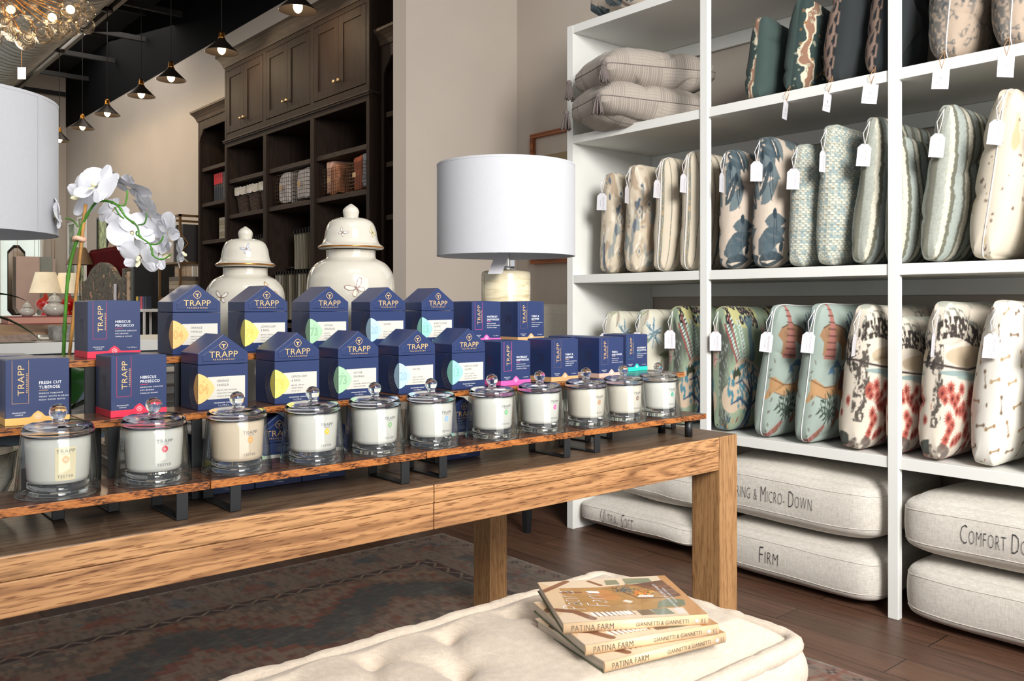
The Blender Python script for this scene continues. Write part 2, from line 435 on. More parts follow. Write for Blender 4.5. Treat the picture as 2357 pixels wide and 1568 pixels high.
M_gloss = painted('printed_paper', 0.3, 0.0, coat=0.35)
M_wax = mat('white_wax_glass', (206, 204, 198), 0.15, var=0.01, coat=0.5)
M_shade = weave_mat('white_shade_linen', (184, 185, 189), 0.015, 700, rough=0.9, bmp=0.1)
M_tagw = mat('white_card', (206, 204, 209), 0.7, var=0.01)
M_string = mat('white_string', (226, 224, 224), 0.9)
M_twine = mat('jute_twine', (176, 130, 84), 0.9)
M_glass = thin_glass('clear_glass')
M_solid = solid_glass('thick_glass')
W_top = wood('table_top_oak_shaded', (72, 54, 41), (98, 76, 58), (116, 92, 71), 'X', 0.4, 110, streak=0.6, pores=.6)  # same oak, darker: dimness of grazing light put into the top's colour
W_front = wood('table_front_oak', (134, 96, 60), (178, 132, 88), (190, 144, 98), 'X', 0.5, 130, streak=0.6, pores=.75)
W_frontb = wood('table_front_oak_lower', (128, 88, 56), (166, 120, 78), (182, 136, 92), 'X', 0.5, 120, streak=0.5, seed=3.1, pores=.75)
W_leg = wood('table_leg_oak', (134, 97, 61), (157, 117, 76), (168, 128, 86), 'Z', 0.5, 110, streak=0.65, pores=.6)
W_dark = wood('dark_stained_oak', (30, 21, 15), (40, 29, 22), (48, 36, 28), 'Z', 0.7, spec=0.2, ring= 90, streak=0.7)
W_darkh = wood('dark_stained_oak_rail', (36, 26, 19), (52, 40, 31), (66, 52, 41), 'Y', 0.65, spec=0.25, ring= 90, streak=0.7)
W_rise = wood('vintage_brown_board', (50, 30, 23), (80, 52, 40), (98, 68, 52), 'X', 0.22, 80, streak=0.6, spec=0.6)
W_edge = wood('rustic_board_edge', (50, 27, 16), (146, 84, 38), (178, 112, 56), 'X', 0.4, 160, fine=1.5, streak=0.85, stops=(.36, .46, .62), along=60)

def structure(mb, name, mats, **k):
    o = mb.build(name, mats, **k); o['kind'] = 'structure'; return o

# ================================================================== setting
def floor_mat():
    m, nt, b = new_mat('plank_floor'); b.inputs['Roughness'].default_value = 0.38; b.inputs['Specular IOR Level'].default_value = 0.4
    v = coords(nt, (1, 1, 1), rot=(0, 0, PI / 2))
    br = N(nt, 'ShaderNodeTexBrick'); br.inputs['Scale'].default_value = 1.0; br.inputs['Brick Width'].default_value = 1.25
    br.inputs['Row Height'].default_value = 0.15; br.inputs['Mortar Size'].default_value = 0.0018; br.offset = 0.37
    br.inputs['Color1'].default_value = L4((132, 96, 76)); br.inputs['Color2'].default_value = L4((108, 77, 60)); br.inputs['Mortar'].default_value = L4((38, 26, 20))
    nt.links.new(v, br.inputs['Vector'])
    g = noise(nt, coords(nt, (14, 1.1, 1)), 3.2, 5, 0.6, 0.6)
    mx = N(nt, 'ShaderNodeMix', data_type='RGBA', blend_type='OVERLAY'); mx.inputs[0].default_value = 0.75
    nt.links.new(br.outputs[0], mx.inputs[6]); nt.links.new(ramp(nt, g, [(0.3, (88, 86, 84)), (0.7, (160, 160, 160))]), mx.inputs[7])
    nt.links.new(mx.outputs[2], b.inputs['Base Color']); bump(nt, b, g, 0.08, 0.002); return m
structure(MB().box(-3.5, 3.75, -0.6, 15.1, -0.05, 0.0), 'floor', floor_mat())
XW = 3.62
structure(MB().box(XW, XW + 0.1, -0.6, 15.1, 0, 3.88), 'wall_right', M_wall)
structure(MB().box(XW - 0.004, XW + 0.1, 4.3, 15.1, 3.88, 4.75), 'wall_right_upper', M_black)
structure(MB().box(2.78, XW, 4.154, 4.289, 0, 4.75), 'wall_partition', M_wall)
structure(MB().box(-3.5, 3.75, 1.2, 15.1, 4.75, 4.85), 'ceiling', M_ceil)
# far end wall: posts between tall frosted panes
mb = MB()
for x0, x1 in ((3.30, 3.62), (1.9, 2.05), (2.56, 2.66), (-3.5, 0.6)): mb.box(x0, x1, 15.0, 15.1, 0, 4.75)
mb.box(0.6, 3.3, 15.0, 15.1, 3.0, 4.75).box(0.6, 3.3, 15.0, 15.1, 0, 0.5)
structure(mb, 'wall_far_end', M_wall)
for i, (x0, x1) in enumerate(((0.6, 1.9), (2.05, 2.56), (2.66, 3.3))):
    w = MB().box(x0, x1, 15.05, 15.07, 0.5, 3.0).build('window_%d' % (i + 1), M_daylit); w['kind'] = 'structure'
    f = MB()
    for a in (x0, x1 - 0.05): f.box(a, a + 0.05, 14.97, 15.02, 0.5, 3.0)
    f.box(x0, x1, 14.97, 15.02, 2.95, 3.0).box(x0, x1, 14.97, 15.02, 0.5, 0.55).build('window_frame', M_trimw, w)
# conduit rails and joists under the black deck
M_rail = mat('galvanised_rail', (120, 116, 108), 0.5)
mb = MB()
for x in (2.74, 2.84): mb.box(x, x + 0.045, 3.6, 15.0, 4.28, 4.33)
tag(mb.build('ceiling_rail', M_rail), 'pair of grey metal rails running along the black ceiling', 'ceiling rail')
M_joist = mat('dark_joist', (22, 21, 20), 0.7)
for k in range(9):
    y = 4.9 + k * 1.25
    structure(MB().box(2.62, 3.6, y, y + 0.05, 4.36, 4.42).box(-3.4, 3.6, y, y + 0.05, 4.69, 4.745), 'beam_%d' % (k + 1), M_joist)
# spiral duct
prof = []
y = 3.0
while y < 14.8:
    prof += [(0.42, y), (0.42, y + 0.10), (0.428, y + 0.112), (0.42, y + 0.124)]; y += 0.135
mb = MB(); seg = 48
vs = []
for r, yy in prof:
    for k in range(seg):
        q = 2 * PI * k / seg; vs.append((2.16 + r * math.cos(q), yy, 4.24 + r * math.sin(q)))
fs = [(i * seg + k, (i + 1) * seg + k, (i + 1) * seg + (k + 1) % seg, i * seg + (k + 1) % seg) for i in range(len(prof) - 1) for k in range(seg)]
mb.add(vs, fs, 0, False)
tag(mb.build('spiral_duct', mat('galvanised_steel', (150, 150, 144), 0.45, metal=0.5, var=0.08)), 'large round ribbed metal air duct under the black ceiling', 'air duct')

# ================================================================== white shelving unit
SU = thing('shelving_unit', 'tall white open shelving unit filled with pillows along the wall', 'shelving unit', (3.01, 3.078, 0))
XF = 3.01
def su(mb, name, m=M_trimw, bevel=0.0015):
    mb.v = [(x - 3.01, y - 3.078, z) for x, y, z in mb.v]; return mb.build(name, m, SU, bevel=bevel)
su(MB().box(3.01, 3.615, 3.037, 3.078, 0.0, 2.476), 'side_panel')
SH = {'A': (2.436, 2.476), 'B': (1.8935, 1.9336), 'C': (1.209, 1.2485), 'D': (0.528, 0.568)}
for k, (a, b_) in SH.items():
    su(MB().box(3.012, 3.614, -0.2, 3.036, a, b_), 'shelf')
for y in (2.233, 1.421, 0.61): su(MB().box(3.006, 3.036, y, y + 0.037, 0.0, 2.477), 'post')
for k, (a, b_) in SH.items(): su(MB().box(3.596, 3.614, -0.2, 3.036, a - 0.066, a - 0.001), 'back_rail')

# ================================================================== cloth prints
def ikat():
    c = Cv(1, 1, 230, (205, 192, 170)); n = c.noi(7, 5, 1); n2 = c.noi(9, 6, 2); n3 = c.noi(8, 8, 3)
    c.mixin(np.clip((n - .56) * 14, 0, 1) * .8, (166, 146, 124)); c.mixin(np.clip((n2 - .6) * 16, 0, 1) * .9, (138, 146, 146))
    c.mixin(np.clip((n3 - .62) * 16, 0, 1) * .8, (222, 216, 200)); c.mixin(np.clip((c.noi(11, 7, 5) - .66) * 20, 0, 1), (86, 98, 112))
    c.mixin(np.clip((c.noi(60, 5, 6) - .55) * 6, 0, 1) * .25, (150, 128, 104))
    rng = random.Random(3)
    for _ in range(16):
        x, y = rng.random(), rng.random()
        for r, col in ((.05, (150, 132, 108)), (.035, (212, 204, 186)), (.018, (92, 106, 118))): c.poly([(x - r, y), (x, y - r * 1.2), (x + r, y), (x, y + r * 1.2)], col, .7)
    return c
def dashed(seed=0):
    c = Cv(1, 1, 240, (205, 193, 173)); rng = random.Random(seed)
    for k, x in enumerate(np.arange(.05, 1, .135)):
        for dx in (-.011, .011) if k % 2 == 0 else (0,):
            y = 0
            while y < 1:
                l = .008; c.line([(x + dx + rng.uniform(-.002, .002), y), (x + dx, y + l)], .014 if k % 2 == 0 else .009, (58, 78, 78) if rng.random() < .8 else (150, 120, 70), .85); y += .013
    return c
def brush():
    c = Cv(1, 1, 260, (199, 184, 168)); rng = random.Random(8)
    def lf(x, y, s, a):
        for k, col in enumerate(((88, 104, 110), (48, 62, 70), (68, 84, 92))):
            o = (k - 1) * .35 * s; c.leaf(x - o * math.sin(a), y + o * math.cos(a), s * 1.5, s * .55, a + (k - 1) * .22, col, .88)
        c.leaf(x + .2 * s * math.cos(a), y + .2 * s * math.sin(a), s * .9, s * .1, a, (199, 184, 168))
    for x, y, s, a in ((.02, .9, .24, -.3), (.45, .95, .22, .5), (.6, .62, .2, -.7), (.0, .52, .2, .9), (.1, .3, .2, -.2), (.55, .28, .22, .2), (.0, .06, .3, .15), (.52, .04, .3, .2), (.85, .8, .2, 1.2), (.9, .45, .2, 2.5), (.3, .75, .18, 1.8)): lf(x, y, s, a)
    for x, y in ((.18, .72), (.24, .42), (.62, .5), (.7, .85), (.08, .8), (.35, .2)):
        c.ell(x, y, .03, .035, (40, 56, 66)); c.line([(x, y), (x - .01, y - .12), (x + .012, y - .22)], .008, (36, 46, 56)); c.line([(x + .02, y), (x + .03, y - .16)], .006, (36, 46, 56))
    c.mixin(np.clip((c.noi(30, 30, 4) - .5) * 3, 0, 1) * .12, (150, 140, 130)); return c
def tweed():
    c = Cv(1, 1, 230, (206, 204, 188)); i = (c.X * 46).astype(int); j = (c.Y * 62).astype(int); rng = np.random.default_rng(5).random((64, 64))
    m = ((i + j) % 2 == 0) & (((c.X * 46) % 1) > .18); c.mixin(m * .85, (150, 160, 154))
    m2 = ((i + j) % 2 == 1) & (((c.Y * 62) % 1) < .3); c.mixin(m2 * .8, (120, 108, 84)); m3 = (rng[j % 64, i % 64] > .72); c.mixin(m3 * .55, (112, 140, 150))
    return c
def fringe():
    c = Cv(1, 1, 230, (160, 164, 152)); n = (c.noi(4, 40, 2) - .5) * .03; n2 = (c.noi(90, 90, 3) - .5) * .02; x = c.X + n + n2
    seq = [(.0, .10, (166, 170, 160)), (.10, .16, (205, 200, 182)), (.16, .21, (104, 104, 90)), (.21, .33, (160, 168, 162)), (.33, .37, (112, 112, 98)), (.37, .45, (208, 203, 186)), (.45, .50, (100, 102, 90)), (.50, .62, (160, 168, 162)),
           (.62, .67, (108, 108, 94)), (.67, .74, (206, 202, 184)), (.74, .79, (104, 106, 92)), (.79, .9, (162, 168, 160)), (.9, 1.1, (120, 120, 106))]
    for a, b_, col in seq: c.mixin(((x >= a) & (x < b_)) * 1.0, col)
    c.mixin(np.clip((c.noi(120, 120, 8) - .5) * 5, 0, 1) * .2, (90, 92, 80)); return c
def stained():
    c = Cv(1, 1, 200, (208, 198, 180)); c.mixin(np.clip((c.noi(3, 3, 2) - .5) * 4, 0, 1) * .45, (184, 164, 136))
    c.mixin(np.clip((c.noi(6, 6, 12) - .66) * 12, 0, 1) * .5, (172, 146, 96)); c.mixin(np.clip((c.noi(22, 30, 5) - .76) * 30, 0, 1) * .8, (96, 74, 64)); return c
def palm():
    c = Cv(1, 1, 240, (212, 208, 190)); rng = random.Random(5)
    for _ in range(26):
        x, y, a = rng.random(), rng.random(), rng.random() * 6.3; c.leaf(x, y, .24, .05, a, rng.choice(((128, 140, 104), (160, 168, 132), (96, 112, 84), (170, 152, 140))), .7, (90, 104, 70))
    for x, y in ((.3, .75), (.75, .85), (.4, .35), (.85, .3)):
        for k in range(6): c.leaf(x, y, .14, .055, k * 1.05 + .3, (206, 210, 206), .9, (80, 110, 126)); 
        for k in range(5): c.leaf(x, y, .13, .022, k * 1.3, (88, 122, 138), .8)
        for k in range(14): c.ell(x + rng.uniform(-.06, .06), y + rng.uniform(-.06, .06), .005, .005, (44, 60, 60))
    return c
def treelife():
    c = Cv(1, 1, 280, (140, 156, 132)); rng = random.Random(9); c.mixin(np.clip((c.noi(3, 3, 2) - .5) * 3, 0, 1) * .3, (112, 132, 108))
    c.mixin(np.clip((c.noi(5, 3, 7) - .5) * 6, 0, 1) * (c.X < .22), (78, 82, 74))
    for k in range(70): 
        x, y = rng.uniform(0, .2), rng.uniform(.1, .66); c.leaf(x, y, .04, .012, 1.9, (146, 156, 150), .8)
    # flower tree
    c.ell(.5, .9, .36, .12, (180, 176, 124))
    for _ in range(34):
        x, y = .5 + rng.uniform(-.34, .34), .9 + rng.uniform(-.1, .1); c.ell(x, y, .034, .034, (34, 36, 38)); c.ell(x, y, .012, .012, (186, 150, 130)); 
    c.line([(.56, .84), (.54, .7), (.56, .56)], [.07, .08, .13], (86, 112, 118)); c.line([(.55, .76), (.44, .86)], .03, (86, 112, 118)); c.line([(.55, .76), (.66, .86)], .03, (86, 112, 118))
    # feather sprays
    for (x0, y0, x1, y1) in ((.34, .5, .2, .86), (.42, .5, .34, .84), (.3, .52, .12, .8)):
        c.line([(x0, y0), (x1, y1)], .008, (128, 66, 62))
        for k in range(13):
            t = k / 13; x, y = x0 + (x1 - x0) * t, y0 + (y1 - y0) * t; c.leaf(x, y, .05, .018, .5, (178, 200, 194)); c.leaf(x, y, .05, .018, 2.6, (142, 80, 76) if x0 < .4 else (178, 200, 194))
    # dotted crown tree
    c.ell(.5, .38, .37, .17, (190, 170, 148)); c.ell(.42, .47, .2, .1, (190, 170, 148)); c.ell(.75, .28, .2, .1, (190, 170, 148)); c.ell(.2, .3, .16, .1, (190, 170, 148))
    for _ in range(150):
        a = rng.random() * 6.3; r = math.sqrt(rng.random()); x, y = .5 + .38 * r * math.cos(a), .37 + .17 * r * math.sin(a); c.ell(x, y, .014, .019, (74, 122, 136))
    c.poly([(.34, .03), (.44, .1), (.46, .24), (.5, .34), (.56, .34), (.56, .2), (.62, .08), (.7, .04)], (58, 76, 100)); 
    for p in ([(.52, .3), (.4, .42), (.26, .4)], [(.53, .3), (.58, .46), (.7, .5)], [(.52, .24), (.7, .3), (.85, .26)], [(.5, .22), (.32, .3), (.18, .26)], [(.53, .3), (.5, .5)]): c.line(p, [.03, .018, .008][:len(p)], (58, 76, 100))
    c.line([(.5, .1), (.53, .2)], .012, (140, 166, 178))
    for _ in range(20): c.leaf(rng.uniform(0, 1), rng.uniform(0, .14), .06, .025, rng.random() * 3, rng.choice(((122, 62, 54), (176, 130, 96), (56, 72, 84))))
    for _ in range(5): c.ell(rng.uniform(0, 1), rng.uniform(0, .06), .08, .03, (120, 150, 170))
    for x, y in ((.92, .74), (.9, .56), (.96, .66)):
        for k in range(5): c.leaf(x, y, .08, .04, k * 1.26, (196, 158, 152), .95, (110, 60, 64))
    for k in range(4): c.leaf(.22 + k * .02, .42 + k * .03, .1, .04, 1.2 - k * .7, (52, 60, 44))
    return c
def safari():
    c = Cv(1, 1, 280, (153, 167, 158)); rng = random.Random(4); c.mixin(np.clip((c.noi(4, 4, 2) - .5) * 3, 0, 1) * .3, (134, 150, 142))
    # walking beast behind a ringed palm trunk
    B = (150, 116, 86); D = (92, 70, 58)
    c.poly([(.16, .78), (.3, .82), (.46, .81), (.6, .79), (.64, .74), (.62, .66), (.66, .6), (.6, .6), (.54, .68), (.44, .71), (.3, .71), (.26, .62), (.2, .62), (.2, .7), (.12, .74)], B)
    c.line([(.62, .78), (.74, .72), (.78, .64), (.7, .58), (.62, .54), (.56, .56)], [.02, .016, .014, .012, .012, .018], D); c.line([(.18, .79), (.32, .825), (.5, .81), (.62, .785)], .009, D)
    for k in range(40): c.line([(rng.uniform(.2, .56), rng.uniform(.73, .8))] * 1 + [(rng.uniform(.2, .56), rng.uniform(.73, .8))], .002, D, .25)
    c.poly([(.3, 1), (.35, 1), (.38, .8), (.44, .6), (.22, .6), (.3, .8)], (164, 110, 100))
    for k in range(10): y = .62 + k * .042; c.line([(.24 + k * .006, y), (.42 - k * .008, y)], .008, (96, 62, 58))
    # fern
    for k in range(5):
        a = 1.2 + k * .33; x0, y0 = .84, .6; x1, y1 = x0 + .3 * math.cos(a), y0 + .3 * math.sin(a); c.line([(x0, y0), (x1, y1)], .005, (66, 84, 88))
        for q in range(11): t = .2 + q * .075; x, y = x0 + (x1 - x0) * t, y0 + (y1 - y0) * t; c.leaf(x, y, .045, .017, a + .8, (66, 84, 92)); c.leaf(x, y, .045, .017, a - .8, (66, 90, 100))
    # blue tree
    for x in (.42, .56): c.line([(.47, .42), (x, .52)], .008, (84, 96, 100))
    for x, y, r in ((.5, .555, .1), (.4, .515, .07), (.6, .52, .06)): c.poly([(x - r, y - .01), (x - r * .5, y + .03), (x, y + .045), (x + r * .6, y + .025), (x + r, y - .01), (x, y)], (84, 116, 140))
    # lion
    L = (174, 136, 96)
    c.poly([(.06, .46), (.12, .475), (.3, .43), (.5, .44), (.62, .5), (.7, .52), (.74, .49), (.7, .46), (.66, .42), (.72, .36), (.78, .31), (.73, .31), (.62, .37), (.5, .39), (.3, .36), (.16, .38), (.04, .32), (.0, .33), (.06, .4)], L)
    c.poly([(.56, .46), (.62, .53), (.7, .54), (.68, .46), (.66, .4), (.58, .41)], (120, 76, 64)); c.line([(.06, .465), (.3, .425), (.5, .435)], .007, (110, 78, 56)); c.line([(.16, .375), (.3, .355), (.5, .385)], .006, (110, 78, 56))
    # lower palm with fruit
    c.poly([(.02, .0), (.2, .12), (.34, .2), (.38, .18), (.28, .08), (.3, .0)], (158, 104, 96))
    for k in range(7): c.line([(.08 + k * .04, .02 + k * .027), (.14 + k * .037, .0 + k * .024)], .008, (92, 58, 56))
    G = (62, 74, 66)
    c.line([(.34, .19), (.38, .27), (.4, .34)], .018, G)
    for a in (-.1, .5, 1.1, 1.7, 2.3, 2.9):
        x1, y1 = .4 + .2 * math.cos(a), .27 + .12 * math.sin(a); c.line([(.38, .24), (x1, y1)], .008, G)
        for q in range(6): c.leaf(.38 + (x1 - .38) * q / 6, .24 + (y1 - .24) * q / 6, .07, .02, a + (.7 if q % 2 else -.7), G)
    for x, y in ((.55, .2), (.3, .13), (.62, .25)): c.ell(x, y, .042, .035, (140, 96, 76)); c.line([(x, y + .03), (x, y - .03)], .004, (90, 60, 56))
    for k in range(8): c.leaf(.05 + rng.uniform(-.03, .06), .1 + k * .07, .05, .02, rng.random() * 6, (100, 96, 84), .7)
    return c
def redgarden():
    c = Cv(1, 1, 280, (214, 204, 188)); rng = random.Random(2); n = c.noi(14, 14, 3); n1 = c.noi(40, 40, 5)
    c.mixin(np.clip((c.Y - .93 + (n - .5) * .1) * 40, 0, 1) * .6, (150, 160, 148))
    hill = .76 + .1 * np.sin(c.X * 4 + .3) ; m = ((c.Y < hill) & (c.Y > hill - .1 - .06 * c.X)) * 1.0
    c.mixin(m * np.clip((n1 - .42) * 12, 0, 1), (58, 52, 48)); c.mixin(((c.Y < hill + .05) & (c.Y > hill)) * np.clip((n1 - .45) * 8, 0, 1) * .8, (110, 112, 104))
    c.ell(.5, .64, .32, .06, (190, 172, 146)); c.line([(0, .6), (.2, .585), (.45, .57), (.7, .59), (1, .6)], .012, (60, 52, 50))
    c.mixin(((c.X < .16) & (c.Y > .25) & (c.Y < .7)) * np.clip((n1 - .44) * 12, 0, 1) * .9, (72, 66, 60))
    c.ell(.55, .53, .25, .02, (150, 166, 160)); c.ell(.3, .55, .18, .015, (140, 158, 156))
    for _ in range(46):
        x = rng.uniform(.1, .95); y = rng.uniform(.16, .5) * (1 if rng.random() < .75 else .8) + (.0 if x < .3 else -.02)
        if y > .44 and x > .55: continue
        r = rng.uniform(.03, .044)
        for k in range(14): c.leaf(x, y, r * 1.25, r * .34, k * .449, (178, 100, 86), .85)
        c.ell(x, y, r * .62, r * .62, (156, 70, 60), al=.8); c.ell(x, y, r * .28, r * .28, (96, 40, 38))
    c.mixin(((c.Y < .12 + .05 * np.sin(c.X * 9)) ) * np.clip((n - .4) * 6, 0, 1) * .8, (92, 80, 74)); c.mixin(((c.Y < .07)) * np.clip((c.noi(26, 26, 8) - .5) * 8, 0, 1), (170, 104, 96))
    for x in (.5, .58, .66): c.poly([(x - .035, .06), (x, .17), (x + .035, .06)], (98, 64, 60)); 
    c.ell(.72, .08, .16, .05, (160, 124, 112)); c.ell(.9, .12, .12, .06, (70, 74, 68)); return c
def darts():
    c = Cv(1, 1, 240, (222, 218, 208)); rng = random.Random(7)
    for j in range(9):
        for i in range(6):
            x = .04 + i * .18 + (j % 2) * .09; y = .04 + j * .12; a = .25 + rng.uniform(-.25, .25) + (1.6 if (i + j) % 3 == 0 else 0); col = rng.choice(((150, 122, 88), (172, 146, 110), (118, 98, 78)))
            dx, dy = .04 * math.cos(a), .04 * math.sin(a); c.line([(x - dx, y - dy), (x + dx, y + dy)], .008, col)
            for s in (-1, 1): c.ell(x + s * dx, y + s * dy, .014, .011, col)
    return c
def strie():
    c = Cv(1, 1, 240, (168, 158, 147)); st = ((c.X * 64) % 1 < .5); blk = ((c.X * 4).astype(int) + (c.Y * 3).astype(int)) % 3
    c.mixin(st * .55 * (blk != 1), (126, 116, 108)); c.mixin(((c.Y * 30) % 1 < .4) * .4 * (blk == 1), (140, 132, 122)); c.mixin(((c.X * 64) % 1 > .5) * .3, (196, 188, 176)); c.mixin((((c.Y * 3) % 1) < .03) * .7, (90, 84, 80)); return c
def ornate():
    c = Cv(1, 1, 260, (132, 102, 84)); d = np.hypot((c.X - .55) / .8, (c.Y - .5) / 1.0); w = (c.noi(7, 7, 3) - .5) * .2
    d = (d + w) % .36
    for r0, r1, col in ((-1, .15, (46, 62, 60)), (.15, .175, (206, 196, 172)), (.175, .255, (140, 106, 86)), (.255, .28, (206, 196, 172)), (.28, .4, (50, 64, 62))): c.mixin(((d >= r0) & (d < r1)) * 1., col)
    rng = random.Random(3)
    for _ in range(170):
        x, y = rng.random(), rng.random(); r = rng.uniform(.006, .015); c.ell(x, y, r, r, rng.choice(((206, 198, 172), (176, 122, 70), (206, 198, 172))), al=.8); c.ell(x, y, r * .4, r * .4, (52, 66, 62))
    return c
def solid(col, seed=1, amt=.12, sc=4):
    c = Cv(1, 1, 90, col); c.mixin(np.clip((c.noi(sc, sc, seed) - .5) * 4, 0, 1) * amt, np.asarray(col) * .6); return c
def leafy():
    c = Cv(1, 1, 240, (146, 122, 108)); rng = random.Random(6); n = (c.noi(80, 80, 3) - .5)
    for j in range(12):
        for i in range(8):
            x = .02 + i * .13 + (j % 2) * .065; y = .03 + j * .085; c.leaf(x, y, .1, .055, 1.2 if (i + j) % 2 else 2.0, (28, 32, 36), .95)
    return c
def toile():
    c = Cv(1, 1, 240, (170, 152, 134)); a = c.noi(9, 9, 3, 4); b_ = c.noi(50, 50, 4, 2); m = np.clip(1 - abs(a - .5) * 22, 0, 1); m2 = np.clip((c.noi(6, 6, 9) - .55) * 10, 0, 1)
    c.mixin(np.clip(m * .7 + m2 * .6, 0, 1) * np.clip((b_ - .35) * 6, 0, 1), (66, 72, 76)); return c

# ================================================================== pillows
def pillow_geo(w, h, th, nx=90, nz=100, seed=0, wr=1.0, pinch=.035, sag=.2, pw=3.2):
    def even(n, L):        # parameter values spaced evenly along the bulging section
        q = np.linspace(-1, 1, 2001); y = th / 2 * (1 - abs(q) ** pw) ** .40; l = np.concatenate([[0], np.cumsum(np.hypot(np.diff(q) * L / 2, np.diff(y)))])
        return np.interp(np.linspace(0, l[-1], n), l, q)
    S, Tt = np.meshgrid(even(nx, w), even(nz, h))
    pr = (np.clip((1 - abs(S) ** pw), 0, 1) * np.clip((1 - abs(Tt) ** pw), 0, 1)) ** .40
    kk = 1 / np.maximum(1, (abs(S) ** 9 + abs(Tt) ** 9) ** (1 / 9))
    x = w / 2 * S * kk * (1 - pinch * (1 - Tt ** 2)); z = h / 2 * Tt * kk * (1 - pinch * (1 - S ** 2))
    half = th / 2 * pr * (1 - sag * .5 * Tt)
    out = []
    for sg in (-1, 1):
        P = np.stack([x, sg * half, z], -1); n = vnoise3(P + sg * 3.3, 9, seed) * .5 + vnoise3(P + sg * 7.1, 22, seed + 1) * .26
        cr = 1 - np.abs(vnoise3(P + sg * 5, 6, seed + 2)) * 7; cr = np.clip(cr, 0, 1) ** 2
        P[..., 1] += sg * wr * (n * .022 - cr * .012) * pr
        P[..., 0] += wr * vnoise3(P, 7, seed + 5) * .02 * pr
        out.append(P)
    return out
def pillow(name, label, loc, w=.5, h=.5, th=.16, cv=None, cv2=None, lean=0.0, yaw=0.0, seed=0, group=None, flat=False, wr=1.0, cuff=None, u0=.0, us=1.0, tagstyle=1, pipe=None, flip=False, tagpos=None, cat='pillow', sag=.2, roll=0.0, res=1.0):
    root = thing(name, label, cat, loc, yaw, group, rx=lean, ry=roll)
    F_, B_ = pillow_geo(w, h, th, int((176 if cv.px > 150 else 90) * res), int((200 if cv.px > 150 else 100) * res), seed, wr, sag=sag)
    n, m = F_.shape[:2]; u, v = np.meshgrid(np.linspace(0, .999, m), np.linspace(0, .999, n))
    us = us * {id(C_tweed): 1.1, id(C_strie): 1.0, id(C_palm): 1.8, id(C_brush): 1.9, id(C_orn): 1.0, id(C_toile): 1.2, id(C_leaf): 1.2, id(C_saf): 2.2, id(C_red): 1.9, id(C_tree): 2.1}.get(id(cv), 1.8)
    cf = cv.sample((u0 + u * us) % 1, np.clip(v, 0, .999)); c2 = (cv2 or cv); cb = c2.sample((1 - (u0 + u * us)) % 1, np.clip(v, 0, .999))
    if flip: cf, cb = cb, cf
    V = np.concatenate([F_.reshape(-1, 3), B_.reshape(-1, 3)]); Cc = np.concatenate([cf.reshape(-1, 3), cb.reshape(-1, 3)])
    V[:, 2] += h / 2
    idx = np.arange(n * m).reshape(n, m); q = np.stack([idx[:-1, :-1], idx[:-1, 1:], idx[1:, 1:], idx[1:, :-1]], -1).reshape(-1, 4); q2 = q[:, ::-1] + n * m
    # weld the border of the back sheet to the front sheet
    rm = np.arange(2 * n * m); bd = np.concatenate([idx[0], idx[-1], idx[:, 0], idx[:, -1]]); rm[bd + n * m] = bd
    Q = rm[np.concatenate([q, q2])]
    me = bpy.data.meshes.new('cover'); me.vertices.add(len(V)); me.vertices.foreach_set('co', V.reshape(-1).astype(np.float32))
    me.loops.add(Q.size); me.loops.foreach_set('vertex_index', Q.reshape(-1).astype(np.int32)); me.polygons.add(len(Q))
    me.polygons.foreach_set('loop_start', np.arange(0, Q.size, 4).astype(np.int32)); me.polygons.foreach_set('use_smooth', np.full(len(Q), True)); me.update(calc_edges=True)
    set_col(me, Cc); me.materials.append(M_print)
    o = bpy.data.objects.new('cover', me); COL.objects.link(o); o.parent = root
    E = [tuple(V[i]) for i in list(idx[0]) + list(idx[1:, -1]) + list(idx[-1, ::-1][1:]) + list(idx[::-1, 0][1:-1])][::2]
    if pipe is not None: MB().tube(E, .0022, 6, closed=True).build('seam_piping', pipe, root)
    if tagstyle:
        tp = tagpos or (-w / 2 - .004, 0.0, h * (.93 if tagstyle == 1 else .03)); add_tag(root, tp, tagstyle, random.Random(seed).uniform(.45, .85) - yaw + (1.1 if seed in (2, 3, 4, 5, 8, 27, 29, 42, 43) else 0))
    root['_w'] = w; del root['_w']
    return root
